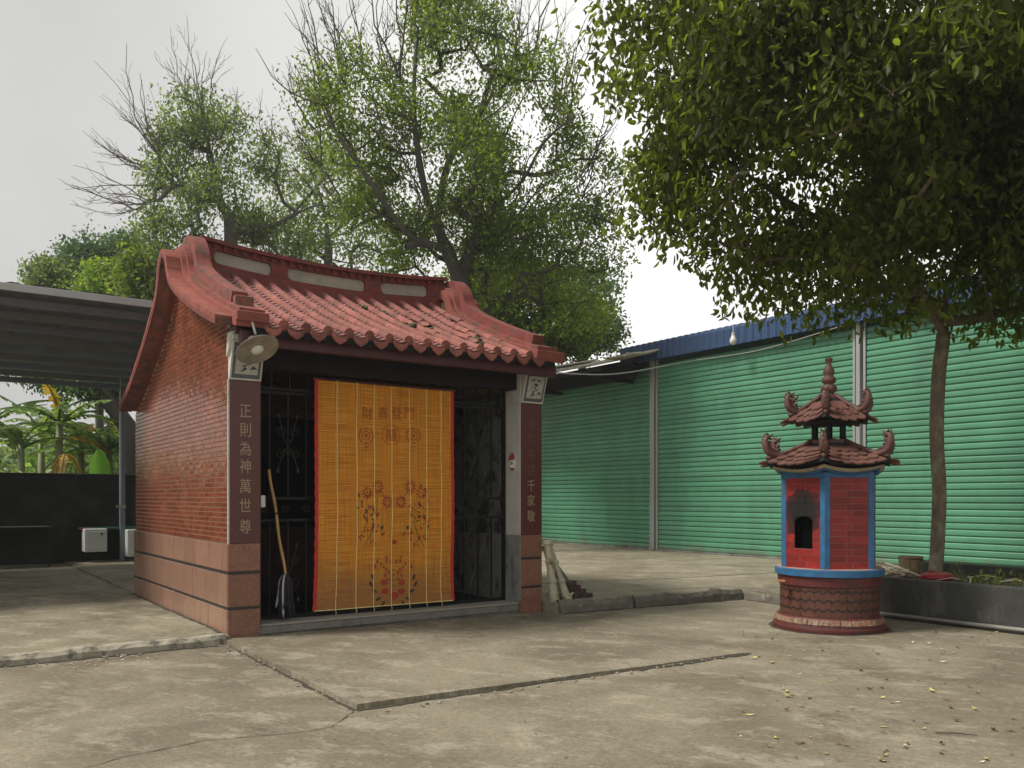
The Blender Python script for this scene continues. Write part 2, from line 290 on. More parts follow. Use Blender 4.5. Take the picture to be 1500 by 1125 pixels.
# ------------------------------------------------------------------ mesh helpers
class MB:
    def __init__(s): s.v, s.f, s.mi = [], [], []
    def add(s, vs, fs, mi=0):
        o = len(s.v); s.v += [tuple(p) for p in vs]; s.f += [tuple(i + o for i in f) for f in fs]; s.mi += [mi] * len(fs)
    def box(s, x0, x1, y0, y1, z0, z1, mi=0, mat=None):
        vs = [(x, y, z) for z in (z0, z1) for y in (y0, y1) for x in (x0, x1)]
        if mat: vs = [mat @ Vector(p) for p in vs]
        s.add(vs, [(0, 2, 3, 1), (4, 5, 7, 6), (0, 1, 5, 4), (2, 6, 7, 3), (0, 4, 6, 2), (1, 3, 7, 5)], mi)
    def bbox(s, x0, x1, y0, y1, z0, z1, b=.004, mi=0, mat=None):      # box with chamfered vertical-face rim on the -x and -y sides
        X, Y, Z = (x0, x1), (y0, y1), (z0, z1)
        vs = []; idx = {}
        for i in (0, 1):
            for j in (0, 1):
                for k in (0, 1):
                    x, y, z = X[i], Y[j], Z[k]; sx, sy, sz = (b, -b)[i], (b, -b)[j], (b, -b)[k]
                    for a, p in enumerate(((x, y + sy, z + sz), (x + sx, y, z + sz), (x + sx, y + sy, z))):
                        idx[(i, j, k, a)] = len(vs); vs.append(p)
        fs = []
        q = lambda *ks: tuple(idx[k] for k in ks)
        for i in (0, 1): fs.append(q((i, 0, 0, 0), (i, 1, 0, 0), (i, 1, 1, 0), (i, 0, 1, 0)))
        for j in (0, 1): fs.append(q((0, j, 0, 1), (1, j, 0, 1), (1, j, 1, 1), (0, j, 1, 1)))
        for k in (0, 1): fs.append(q((0, 0, k, 2), (1, 0, k, 2), (1, 1, k, 2), (0, 1, k, 2)))
        for j in (0, 1):
            for k in (0, 1): fs.append(q((0, j, k, 1), (1, j, k, 1), (1, j, k, 2), (0, j, k, 2)))
        for i in (0, 1):
            for k in (0, 1): fs.append(q((i, 0, k, 0), (i, 1, k, 0), (i, 1, k, 2), (i, 0, k, 2)))
        for i in (0, 1):
            for j in (0, 1): fs.append(q((i, j, 0, 0), (i, j, 1, 0), (i, j, 1, 1), (i, j, 0, 1)))
        for i in (0, 1):
            for j in (0, 1):
                for k in (0, 1): fs.append(q((i, j, k, 0), (i, j, k, 1), (i, j, k, 2)))
        if mat: vs = [mat @ Vector(p) for p in vs]
        s.add(vs, fs, mi)
    def prism(s, poly, a0, a1, axis='x', mi=0):     # poly = 2D outline, extruded along axis
        n = len(poly)
        f = {'x': lambda a, p: (a, p[0], p[1]), 'y': lambda a, p: (p[0], a, p[1]), 'z': lambda a, p: (p[0], p[1], a)}[axis]
        vs = [f(a0, p) for p in poly] + [f(a1, p) for p in poly]
        s.add(vs, [tuple(range(n)), tuple(range(2 * n - 1, n - 1, -1))] + [(i, i + n, (i + 1) % n + n, (i + 1) % n) for i in range(n)], mi)
    def tube(s, pts, rs, n=6, mi=0, cap=True):
        pts = [Vector(p) for p in pts]
        if isinstance(rs, (int, float)): rs = [rs] * len(pts)
        vs = []; up = Vector((0, 0, 1)); x = None
        for i, p in enumerate(pts):
            d = (pts[min(i + 1, len(pts) - 1)] - pts[max(i - 1, 0)])
            if d.length < 1e-9: d = Vector((0, 0, 1))
            d.normalize()
            if x is None: x = d.cross(up if abs(d.z) < .9 else Vector((1, 0, 0))).normalized()
            else:
                x = x - d * x.dot(d)
                x = x.normalized() if x.length > 1e-6 else d.orthogonal().normalized()
            y = d.cross(x)
            for k in range(n):
                a = 2 * math.pi * k / n
                vs.append(p + (x * math.cos(a) + y * math.sin(a)) * rs[i])
        fs = []
        for i in range(len(pts) - 1):
            for k in range(n):
                fs.append((i * n + k, i * n + (k + 1) % n, (i + 1) * n + (k + 1) % n, (i + 1) * n + k))
        if cap: fs += [tuple(range(n - 1, -1, -1)), tuple(range((len(pts) - 1) * n, len(pts) * n))]
        s.add(vs, fs, mi)
    def lathe(s, prof, n=16, c=(0, 0, 0), mi=0, mat=None):
        vs = []
        for r, z in prof:
            for k in range(n):
                a = 2 * math.pi * k / n
                vs.append((c[0] + r * math.cos(a), c[1] + r * math.sin(a), c[2] + z))
        if mat: vs = [mat @ Vector(p) for p in vs]
        fs = [(i * n + k, i * n + (k + 1) % n, (i + 1) * n + (k + 1) % n, (i + 1) * n + k) for i in range(len(prof) - 1) for k in range(n)]
        if prof[0][0] > 1e-4: fs.append(tuple(range(n - 1, -1, -1)))
        if prof[-1][0] > 1e-4: fs.append(tuple(range((len(prof) - 1) * n, len(prof) * n)))
        s.add(vs, fs, mi)
    def ball(s, c, r, n=8, m=5, mi=0, sc=(1, 1, 1)):
        prof = [(max(1e-5, math.sin(math.pi * i / m)) * r, -math.cos(math.pi * i / m) * r) for i in range(m + 1)]
        mt = Matrix.Translation(c) @ Matrix.Diagonal((*sc, 1))
        s.lathe(prof, n, mat=mt, mi=mi)
    def mesh(s, name, mats, smooth=False):
        me = bpy.data.meshes.new(name); me.from_pydata(s.v, [], s.f)
        for m in (mats if isinstance(mats, (list, tuple)) else [mats]): me.materials.append(MT[m] if isinstance(m, str) else m)
        me.polygons.foreach_set('material_index', s.mi)
        if smooth: me.polygons.foreach_set('use_smooth', [True] * len(s.f))
        me.update()
        return me
    def build(s, name, mats, parent=None, loc=(0, 0, 0), rot=(0, 0, 0), smooth=False, fixn=True):
        me = s.mesh(name, mats, smooth)
        if fixn:
            import bmesh
            bm = bmesh.new(); bm.from_mesh(me); bmesh.ops.recalc_face_normals(bm, faces=bm.faces); bm.to_mesh(me); bm.free()
        return put(name, me, parent, loc, rot)

def put(name, me, parent=None, loc=(0, 0, 0), rot=(0, 0, 0), scale=None):
    o = bpy.data.objects.new(name, me); COL.objects.link(o); o.parent = parent
    o.location = loc; o.rotation_euler = rot
    if scale: o.scale = scale
    return o
def tag(o, label=None, cat=None, group=None, kind=None):
    for k, v in (('label', label), ('category', cat), ('group', group), ('kind', kind)):
        if v: o[k] = v
    return o
def empty(name, loc=(0, 0, 0), rz=0, parent=None, **kw):
    o = bpy.data.objects.new(name, None); COL.objects.link(o); o.location = loc; o.rotation_euler = (0, 0, rz); o.parent = parent
    o.empty_display_size = .1
    return tag(o, **kw)
def copy_tree(o, parent=None):
    c = o.copy(); COL.objects.link(c); c.parent = parent
    for ch in list(o.children): copy_tree(ch, c)
    return c
def catmull(pts, n):
    P = [Vector(p) for p in pts]; out = []
    for i in range(len(P) - 1):
        p0, p1, p2, p3 = P[max(i - 1, 0)], P[i], P[i + 1], P[min(i + 2, len(P) - 1)]
        for k in range(n):
            t = k / n
            out.append(.5 * ((2 * p1) + (p2 - p0) * t + (2 * p0 - 5 * p1 + 4 * p2 - p3) * t * t + (3 * p1 - p0 - 3 * p2 + p3) * t ** 3))
    out.append(P[-1]); return out
def smooth_by_angle(o, ang=35):
    me = o.data
    me.polygons.foreach_set('use_smooth', [True] * len(me.polygons))
    try: me.set_sharp_from_angle(angle=rad(ang))
    except Exception: pass
_glyphs = {}
def glyph(ch, mat):
    key = (ch, mat)
    if key not in _glyphs:
        cu = bpy.data.curves.new('glyph', 'FONT'); cu.body = ch; cu.align_x = 'CENTER'; cu.align_y = 'CENTER'
        cu.size = 1; cu.extrude = .012; cu.resolution_u = 3
        ob = bpy.data.objects.new('glyph', cu); COL.objects.link(ob)
        bpy.context.view_layer.update()
        me = bpy.data.meshes.new_from_object(ob.evaluated_get(bpy.context.evaluated_depsgraph_get()))
        bpy.data.objects.remove(ob); bpy.data.curves.remove(cu)
        n = len(me.vertices)
        if n:
            co = np.empty(n * 3, 'f'); me.vertices.foreach_get('co', co); co = co.reshape(-1, 3)
            mid = (co.max(0) + co.min(0)) / 2; mid[2] = 0
            me.vertices.foreach_set('co', (co - mid).ravel())
        me.materials.clear(); me.materials.append(MT[mat])
        _glyphs[key] = me
    return _glyphs[key]

# ================================================================== GROUND
def rect_grid(s0, s1, t0, t1, z0, z1, mat, name, jag=None, nx=1):
    m = MB(); m.box(s0, s1, t0, t1, z0, z1)
    return tag(m.build(name, mat, None, A, (0, 0, TH)), kind='structure')

g = MB(); R = 220
g.add([(-R, -R, 0), (R, -R, 0), (R, R, 0), (-R, R, 0)], [(0, 1, 2, 3)])
tag(g.build('ground', 'ground', fixn=False), kind='structure')

rnd = random.Random(3)
def edge_line(p, q, n, amp, r):          # irregular broken edge between two (s,t) points
    p, q = Vector(p), Vector(q); d = (q - p); nn = Vector((-d.y, d.x)).normalized(); out = []
    for i in range(n + 1):
        a = p + d * (i / n); w = (noise.noise(Vector((i * .35, amp * 91, 3.1))) + .5 * r.uniform(-1, 1)) * amp * (0 if i in (0, n) else 1)
        out.append(a + nn * w)
    return out
def slab_poly(name, outline, z, mat, zf=None):
    m = MB(); n = len(outline)
    zz = [zf(p) if zf else z for p in outline]
    m.add([(p[0], p[1], -.05) for p in outline] + [(p[0], p[1], zz[i]) for i, p in enumerate(outline)],
          [tuple(range(n, 2 * n))] + [(i, (i + 1) % n, (i + 1) % n + n, i + n) for i in range(n)])
    return tag(m.build(name, mat, None, A, (0, 0, TH)), kind='structure')

# slab before the shrine, standing a little proud on its near side
o1 = edge_line((-.06, -.12), (-.12, -3.2), 46, .018, rnd) + edge_line((-.12, -3.2), (3.6, -3.3), 60, .014, rnd)[1:]
o1 += [Vector((3.66, -.02)), Vector((-.04, -.02))]
slab_poly('pavement', [tuple(p) for p in o1], .03, 'ground', lambda p: max(.006, .036 * (1 - max(0, p[0]) / 3.7) + .004))
# left raised slab, right raised slab, slab behind
o2 = edge_line((-9, -.16), (-.02, -.10), 110, .02, rnd) + [Vector((-.02, 12)), Vector((-30, 12)), Vector((-30, -.2))]
slab_poly('pavement', [tuple(p) for p in o2], .075, 'slab_left')
o3 = [Vector((3.84, -.22))] + edge_line((3.84, -.25), (6.95, -.52), 50, .02, rnd) + edge_line((6.95, -.52), (6.9, -1.9), 20, .015, rnd)[1:]
o3 += [Vector((6.9, -16)), Vector((12.25, -16)), Vector((12.25, 14)), Vector((3.84, 14))]
slab_poly('pavement', [tuple(p) for p in o3], .13, 'slab')
slab_poly('pavement', [(0, 4.34), (3.83, 4.34), (3.83, 12), (0, 12)], .10, 'slab')

def kerb(name, pts, w, h, mat, seed, cap=None, label=None):
    """broken concrete kerb following the slab's edge: uneven blocks of real depth"""
    r = random.Random(seed); m = MB()
    P = [Vector(p) for p in pts]
    for a, b in zip(P, P[1:]):
        L_ = (b - a).length; n = max(2, int(L_ / .07)); d = (b - a) / n; nn = Vector((-d.y, d.x)).normalized()
        rows = []
        for i in range(n + 1):
            c = a + d * i; q = noise.noise(Vector((c.x * 2.1, c.y * 2.1, seed)))
            hh = h * (1 + .22 * q + r.uniform(-.10, .10)); o_ = .018 * noise.noise(Vector((c.x * 6, c.y * 6, seed + 9)))
            ww = w * (1 + .35 * noise.noise(Vector((c.x * 3, c.y * 3, seed + 4))))
            rows.append([(c - nn * (.012 + o_ + r.uniform(0, .008)), -.02), (c - nn * (.004 + o_), hh * .6), (c + nn * (.02 + r.uniform(0, .02)), hh),
                         (c + nn * ww * .7, hh + .006 + r.uniform(-.004, .004)), (c + nn * ww, h * .9)])
        vs = [(p.x, p.y, z) for row in rows for p, z in row]
        k = 5
        m.add(vs, [(i * k + j, (i + 1) * k + j, (i + 1) * k + j + 1, i * k + j + 1) for i in range(n) for j in range(k - 1)])
    return m.build(name, mat, None, A, (0, 0, TH))
tag(kerb('kerb', [(-9, -.19), (-2.05, -.17)], .1, .08, 'kerb_pale', 1), kind='structure')
tag(kerb('kerb', [(-2.02, -.17), (-.06, -.13)], .13, .086, 'kerb_pale', 2), kind='structure')
tag(kerb('kerb', [(3.9, -.28), (5.0, -.38)], .09, .136, 'kerb_dark', 5), kind='structure')
tag(kerb('kerb', [(5.03, -.385), (6.93, -.55)], .09, .136, 'kerb_dark', 6), kind='structure')
tag(kerb('kerb', [(6.94, -.57), (6.88, -2.2)], .10, .145, 'kerb_dark', 7), kind='structure')

def crack(name, pts, w, seed, z=.004, mat='crack'):
    r = random.Random(seed); m = MB(); P = [Vector((p[0], p[1], 0)) for p in pts]
    Q = []
    for a, b in zip(P, P[1:]):
        n = max(2, int((b - a).length / .05))
        for i in range(n): Q.append(a.lerp(b, i / n))
    Q.append(P[-1]); vs = []
    for i, c in enumerate(Q):
        d = (Q[min(i + 1, len(Q) - 1)] - Q[max(i - 1, 0)]).normalized(); nn = Vector((-d.y, d.x, 0))
        j = nn * (.03 * noise.noise(c * 3 + Vector((0, 0, seed))) + r.uniform(-.006, .006)); ww = w * r.uniform(.35, 1.3)
        vs += [(c + j - nn * ww + Vector((0, 0, z))), (c + j + nn * ww + Vector((0, 0, z)))]
    m.add(vs, [(2 * i, 2 * i + 1, 2 * i + 3, 2 * i + 2) for i in range(len(Q) - 1)])
    return tag(m.build(name, mat, fixn=False), kind='structure')
def gp(px, py, z=0): Y = (1.4 - z) * FPX / (py - 730); return ((px - 750) / FPX * Y, Y)
crack('ground_crack', [gp(120, 1125), gp(210, 1103), gp(300, 1086), gp(380, 1079), gp(450, 1073), gp(490, 1066), gp(519, 1042)], .004, 4)
crack('ground_crack', [tuple(W(-.075, -.3).xy), tuple(W(-.135, -3.2).xy)], .018, 6)
crack('ground_crack', [tuple(W(-.13, -3.22).xy), tuple(W(1.5, -3.265).xy), tuple(W(2.6, -3.3).xy)], .016, 7)
crack('ground_crack', [tuple(W(2.3, -3.31).xy), tuple(W(3.2, -3.34).xy), tuple(W(3.66, -3.34).xy)], .04, 8, .0045, 'crack')
crack('ground_crack', [tuple(W(-9, 6.1).xy), tuple(W(-.3, 6.05).xy)], .02, 8, .079)
crack('ground_crack', [tuple(W(-9, 8.2).xy), tuple(W(-.3, 8.2).xy)], .012, 9, .079)
crack('ground_crack', [tuple(W(-1.9, 6.1).xy), tuple(W(-1.7, 11).xy)], .012, 10, .079)
crack('ground_crack', [tuple(W(4.2, 1.9).xy), tuple(W(7.2, 1.2).xy), tuple(W(9.5, .9).xy)], .014, 11, .134)
crack('ground_crack', [tuple(W(5.6, .25).xy), tuple(W(6.9, -.2).xy)], .012, 12, .134)

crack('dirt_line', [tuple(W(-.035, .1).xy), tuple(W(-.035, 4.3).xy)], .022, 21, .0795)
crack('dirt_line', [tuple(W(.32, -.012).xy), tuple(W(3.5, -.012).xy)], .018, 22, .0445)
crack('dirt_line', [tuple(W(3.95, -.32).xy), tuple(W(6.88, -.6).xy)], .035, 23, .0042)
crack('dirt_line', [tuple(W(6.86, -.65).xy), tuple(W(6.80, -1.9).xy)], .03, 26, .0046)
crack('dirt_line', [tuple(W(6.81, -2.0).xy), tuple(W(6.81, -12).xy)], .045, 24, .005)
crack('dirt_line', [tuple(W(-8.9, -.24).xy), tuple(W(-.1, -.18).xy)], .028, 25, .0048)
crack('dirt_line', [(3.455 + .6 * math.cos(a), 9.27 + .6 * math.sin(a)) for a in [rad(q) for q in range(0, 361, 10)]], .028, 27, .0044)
# ================================================================== SHRINE
SW = 3.815
shrine = empty('shrine', A, TH, label='small red brick earth god shrine with curved tiled roof and bamboo blind', cat='shrine')
def part(name, m, mats, parent=None, **k): return m.build(name, mats, parent or shrine, **k)

def zf(t): return 3.11 + .36 * (t + .4) + .035 * (t + .4) ** 2
def sag(s, t): return -.09 * max(0, min(1, (t + .4) / 2.4)) * max(0, 1 - ((s - 1.9) / 1.55) ** 2)
zb_pts = [(-.28, 3.125), (.31, 3.325), (1.0, 3.60), (1.42, 3.81), (1.57, 3.96), (1.65, 4.12), (1.78, 4.23), (1.93, 4.22),
          (2.05, 4.08), (2.15, 3.86), (2.35, 3.66), (2.93, 3.30), (3.66, 2.93), (4.32, 2.68)]
band = catmull([(*p, 0) for p in zb_pts], 5)
band = [(p.x, p.y) for p in band]
def offset(poly, d):
    out = []
    for i, p in enumerate(poly):
        a, b = poly[max(i - 1, 0)], poly[min(i + 1, len(poly) - 1)]
        dx, dy = b[0] - a[0], b[1] - a[1]; l = math.hypot(dx, dy)
        out.append((p[0] - dy / l * d, p[1] + dx / l * d))
    return out
under = offset(band, -.09)
def under_z(t):
    best = None
    for a, b in zip(under, under[1:]):
        if min(a[0], b[0]) <= t <= max(a[0], b[0]) and abs(b[0] - a[0]) > 1e-6:
            z = a[1] + (b[1] - a[1]) * (t - a[0]) / (b[0] - a[0]); best = z if best is None else min(best, z)
    return best if best is not None else under[0][1] if t < 1 else under[-1][1]

# walls: solid gable walls with their own facings
def gable_wall(s0, s1):
    m = MB(); ts = [0.0] + [i * .1 for i in range(1, 43)] + [4.3]
    poly = [(0, -.02), (4.3, -.02)] + [(t, under_z(t) - .003) for t in reversed(ts)]
    m.prism(poly, s0, s1, 'x'); return m
part('wall', gable_wall(.012, .30), 'mortar')
part('wall', gable_wall(3.512, 3.803), 'mortar')
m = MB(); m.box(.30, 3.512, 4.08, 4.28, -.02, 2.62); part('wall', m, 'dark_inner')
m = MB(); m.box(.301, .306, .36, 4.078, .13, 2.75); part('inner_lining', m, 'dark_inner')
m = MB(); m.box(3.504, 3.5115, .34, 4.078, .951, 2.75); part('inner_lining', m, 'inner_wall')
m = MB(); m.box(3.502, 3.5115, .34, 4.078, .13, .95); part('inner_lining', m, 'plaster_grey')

# glazed red tile facing of the gable, too small to pick apart: one part
r = random.Random(5); m = MB()
row_h, tw = .0505, .078
for ri in range(70):
    z0 = .962 + ri * row_h
    off = (ri % 2) * tw / 2
    for ci in range(-1, 57):
        t0 = .016 + ci * tw + off; t1 = t0 + tw - .006
        t0 = max(t0, .014); t1 = min(t1, 4.29)
        if t1 - t0 < .015: continue
        z1 = z0 + row_h - .009
        if z1 > min(under_z(t0), under_z(t1)) - .01: continue
        a, b, c, d = (r.uniform(0, .0028) for _ in range(4)); e = .003
        vs = [(.013, t0, z0), (.013, t1, z0), (.013, t1, z1), (.013, t0, z1),
              (a, t0 + e, z0 + e), (a + (b - a) * .6, t1 - e, z0 + e), (c, t1 - e, z1 - e), (a + (c - a) * .7, t0 + e, z1 - e)]
        m.add(vs, [(4, 7, 6, 5), (0, 4, 5, 1), (1, 5, 6, 2), (2, 6, 7, 3), (3, 7, 4, 0)])
tag(part('small_facing_tiles', m, 'side_tile', fixn=False), kind='stuff')

# granite dado on the gable side: separate stones and two dark joints
rows = [(.0, .305), (.335, .652), (.685, .953)]
for ri, (z0, z1) in enumerate(rows):
    edges = [0.004]; x = .17 if ri == 0 else (.30 if ri == 1 else .17)
    while x < 4.28: edges.append(x); x += .487
    edges.append(4.302)
    for a, b in zip(edges, edges[1:]):
        if b - a < .03: continue
        m = MB(); m.bbox(-.014 - r.uniform(0, .003), -.003, a + .004, b - .004, z0, z1, .003); part('granite_tile', m, 'granite')
m = MB(); m.box(-.0025, .0116, .004, 4.3, .0, .953); part('joint_bed', m, 'joint')
for z0, z1 in ((.306, .334), (.653, .684)):
    m = MB(); m.box(-.011, -.0026, .004, 4.3, z0, z1); part('joint_strip', m, 'joint')
m = MB(); m.box(-.012, .013, -.012, .003, .955, 2.56); part('corner_trim', m, 'plaster')
# pillar fronts
for k, (a, b) in enumerate(((0.0, .303), (3.504, 3.815))):
    x0 = a + (.0 if k == 0 else .0)
    for z0, z1 in rows:
        m = MB(); m.bbox(x0 - (.014 if k == 0 else 0), b, -.026, -.001, z0, z1, .003); part('granite_tile', m, 'granite_front')
    for z0, z1 in ((.306, .334), (.653, .684)):
        m = MB(); m.box(x0 - (.012 if k == 0 else 0), b - .002, -.022, -.001, z0, z1); part('joint_strip', m, 'joint')
    m = MB(); m.bbox(x0 + .004, b, -.024, -.001, .957, 2.558, .003); part('pillar_panel', m, 'pillar_brown')
m = MB(); m.bbox(.3035, .312, -.02, .29, .13, 2.9, .002); part('jamb', m, 'pillar_brown')
m = MB(); m.bbox(3.494, 3.503, -.012, .292, .951, 2.95, .002); part('jamb', m, 'plaster')
m = MB(); m.bbox(3.488, 3.503, -.016, .292, .132, .95, .002); part('jamb', m, 'plaster_grey')
# couplets
def column_of_text(txt, ys, pxc, height, mats):
    for ch, py, mt in zip(txt, ys, mats):
        z = z_at(pxc, py, -.02)
        put('inscription_character', glyph(ch, mt), shrine, (s_at(pxc, -.02), -.0275, z), (rad(90), 0, 0), (height * .82, height, 1 / 3))
column_of_text('正則為神萬世尊', (602, 630, 657, 683, 712, 740, 771), 359, .152, ['gold'] * 7)
column_of_text('福而有德千家敬', (622, 643, 666, 689, 711, 733, 756), 777.5, .15, ['gold_dim'] * 4 + ['gold'] * 3)
# painted corbel plaques at the pillar heads
for a, b in ((-.004, .31), (3.502, 3.82)):
    pq = empty('corbel', parent=shrine)
    m = MB(); m.prism([(0, 2.562), (-.03, 2.562), (-.15, 2.93), (0, 2.93)], a, b, 'x'); m.build('corbel_block', 'plaster', pq)
    m = MB(); m.bbox(a - .012, b + .012, -.18, 0, 2.932, 2.985, .004); m.build('corbel_cap', 'plaster', pq)
    ang = math.atan2(.12, .368)
    fr = Matrix.Translation((0, -.03, 2.562)) @ Matrix.Rotation(ang, 4, 'X')
    m = MB(); m.box(a + .018, b - .018, -.006, -.001, .02, .365, mat=fr); m.build('picture_border', M('plaque_border_%d' % (a > 1), (.10, .115, .14), .4, .6, 40, .1), pq)
    m = MB(); m.box(a + .045, b - .045, -.010, -.0062, .06, .33, mat=fr); m.build('picture_field', M('plaque_field_%d' % (a > 1), (.48, .46, .40), .4, .25, 18, .1), pq)
    m = MB(); rr = random.Random(8)
    for _ in range(16):     # ink landscape
        cx, cz = rr.uniform(a + .08, b - .08), rr.uniform(.09, .29); w, h = rr.uniform(.008, .04), rr.uniform(.004, .018)
        an = rr.uniform(-.6, .6)
        vs = [fr @ Vector((cx + math.cos(q) * w * math.cos(an) - math.sin(q) * h * math.sin(an), -.012, cz + math.cos(q) * w * math.sin(an) + math.sin(q) * h * math.cos(an))) for q in [i * math.pi / 4 for i in range(8)]]
        m.add(vs, [tuple(range(8))])
    m.build('ink_painting', M('plaque_ink_%d' % (a > 1), (.05, .05, .05), .5, .3, 18, 0), pq, fixn=False)
# front step
m = MB(); m.bbox(.306, 3.49, .012, .30, -.01, .118, .006); part('step_riser', m, 'step')
m = MB(); m.bbox(.306, 3.486, .004, .32, .119, .136, .004); part('step_tread', m, 'step_top')
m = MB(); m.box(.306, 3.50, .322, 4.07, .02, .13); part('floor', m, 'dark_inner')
# beam, lintel and soffit
m = MB(); m.bbox(.02, 3.80, -.33, -.25, 2.86, 3.0, .006); part('eave_beam', m, 'dark_wood')
m = MB(); m.bbox(.31, 3.49, .05, .25, 2.72, 2.98, .006); part('lintel', m, 'black_wood')
for s in [.42 + i * .27 for i in range(12)]:
    m = MB(); m.box(s, s + .05, -.24, 1.9, 0, .07)
    for i, v in enumerate(m.v):
        m.v[i] = (v[0], v[1], v[2] + zf(v[1]) - .26 + sag(s, v[1]))
    part('rafter', m, 'black_wood')
def deck(t0, t1, fz, s0, s1, thick, n=14):
    m = MB(); S = [s0 + (s1 - s0) * i / n for i in range(n + 1)]; T = [t0 + (t1 - t0) * i / n for i in range(n + 1)]
    for top in (0, 1):
        m.add([(s, t, fz(s, t) - (0 if top else thick)) for t in T for s in S],
              [(j * (n + 1) + i, j * (n + 1) + i + 1, (j + 1) * (n + 1) + i + 1, (j + 1) * (n + 1) + i) for i in range(n) for j in range(n)])
    for t in (t0, t1):
        m.add([(s, t, fz(s, t) - q) for q in (0, thick) for s in S], [(i, i + 1, i + n + 2, i + n + 1) for i in range(n)])
    return m
zdeck = lambda s, t: zf(t) + sag(s, t) - .09
zback = lambda s, t: 4.10 + sag(s, 2.0) * (1 - (t - 2.1) / 2.3) - .62 * (t - 2.1)
part('roof_deck', deck(-.40, 2.0, zdeck, .10, 3.72, .07), 'black_wood', fixn=False)
part('roof_deck', deck(2.08, 4.42, zback, .10, 3.72, .07), 'pan', fixn=False)

# roll tiles in 14 rows, each tile an object
def roll_tile_mesh():
    m = MB(); n = 9; L_ = .235
    ring = lambda r, y, dz: [(r * math.cos(math.pi * k / (n - 1)), y, r * math.sin(math.pi * k / (n - 1)) * 1.0 + dz) for k in range(n)]
    secs = [ring(.040, -.003, 0), ring(.048, 0, 0), ring(.048, .010, 0), ring(.0468, .013, 0), ring(.0458, L_, -.001)]
    vs = sum(secs, [])
    m.add(vs, [(j * n + k, j * n + k + 1, (j + 1) * n + k + 1, (j + 1) * n + k) for j in range(4) for k in range(n - 1)])
    return m.mesh('roof_tile', 'tile', True)
roll = roll_tile_mesh()
NR, SP, S0 = 14, .2265, .408
r = random.Random(12)
def surf_rot(t, back=False):
    return math.atan(.36 + .07 * (t + .4))
for i in range(NR):
    s = S0 + SP * i
    t = -.39
    k = 0
    while t < 1.98:
        zz = zf(t) + sag(s, t) - .045
        if t > 1.8: pass
        dx = r.uniform(-.002, .002); rz = r.uniform(-.01, .01); dz = r.uniform(-.002, .002)
        lost = (i, k) in ((12, 3), (11, 1), (9, 5), (10, 5))
        if (i, k) in ((11, 3), (12, 5), (10, 7), (9, 3), (13, 8)): rz += .16; dz += .015
        if not lost: put('roof_tile', roll, shrine, (s + dx, t, zz + dz), (surf_rot(t) + r.uniform(-.01, .01), 0, rz))
        t += .205 * math.cos(surf_rot(t)); k += 1
# mossy mortar where tiles are lost
for i, t in ((12, .22), (11, .02), (9.0, .72), (10, .68), (11.5, .35), (8, 1.5), (8.6, 1.35), (12.4, -.22)):
    m = MB(); s = S0 + SP * i
    for _ in range(9):
        a, b = r.uniform(-.07, .07), r.uniform(-.11, .11); w = r.uniform(.015, .04)
        m.ball((s + a, t + b, zf(t + b) + sag(s, t) - .04 + r.uniform(-.02, .012)), w, 6, 4, sc=(1.3, 1.6, .6))
    part('mortar_lump', m, 'moss', smooth=True)
# pan tiles between the rolls: small overlapping plates, one part
m = MB()
for i in range(-1, NR):
    sc = S0 + SP * (i + .5)
    if i == -1: sc = S0 - SP / 2
    t = -.42
    while t < 1.96:
        n = 5; vs = []
        for (tt, up) in ((t, .018), (t + .13, 0)):
            for q in range(n):
                x = (q / (n - 1) - .5) * .17
                vs.append((sc + x, tt, zf(tt) + sag(sc, tt) - .082 + up + (x / .085) ** 2 * .028))
        for q in range(n):
            x = (q / (n - 1) - .5) * .17
            vs.append((sc + x, t, zf(t) + sag(sc, t) - .082 + .006 + (x / .085) ** 2 * .028))
        m.add(vs, [(q, q + 1, n + q + 1, n + q) for q in range(n - 1)] + [(2 * n + q, 2 * n + q + 1, q + 1, q) for q in range(n - 1)])
        t += .1
tag(part('pan_tiles', m, 'pan', fixn=False), kind='stuff')
# round end discs and pendant drip tiles
dm = MB(); dm.lathe([(.0, -.012), (.034, -.012), (.038, -.016), (.054, -.016), (.056, -.008), (.054, .006)], 18)
disc = dm.mesh('end_disc', 'tile', False)
dr = MB()
pol = [(-.082, .03), (-.05, .012), (0, .004), (.05, .012), (.082, .03), (.084, .0), (.066, -.035), (.03, -.062), (0, -.078), (-.03, -.062), (-.066, -.035), (-.084, .0)]
dr.prism(pol, -.008, .006, 'y')
pol2 = [(p[0] * .82, p[1] * .78 - .004) for p in pol]; dr.prism(pol2, -.012, -.0082, 'y')
drip = dr.mesh('drip_tile', 'tile', False)
for i in range(NR):
    s = S0 + SP * i
    put('end_disc', disc, shrine, (s, -.395, zf(-.4) - .042 + r.uniform(-.003, .003)), (rad(90 + 14) , 0, r.uniform(-.05, .05)))
for i in range(-1, NR):
    s = S0 + SP * (i + .5)
    put('drip_tile', drip, shrine, (s, -.43, zf(-.4) - .096 + r.uniform(-.004, .004)), (rad(-12 + r.uniform(-4, 4)), rad(r.uniform(-3, 3)), r.uniform(-.06, .06)))

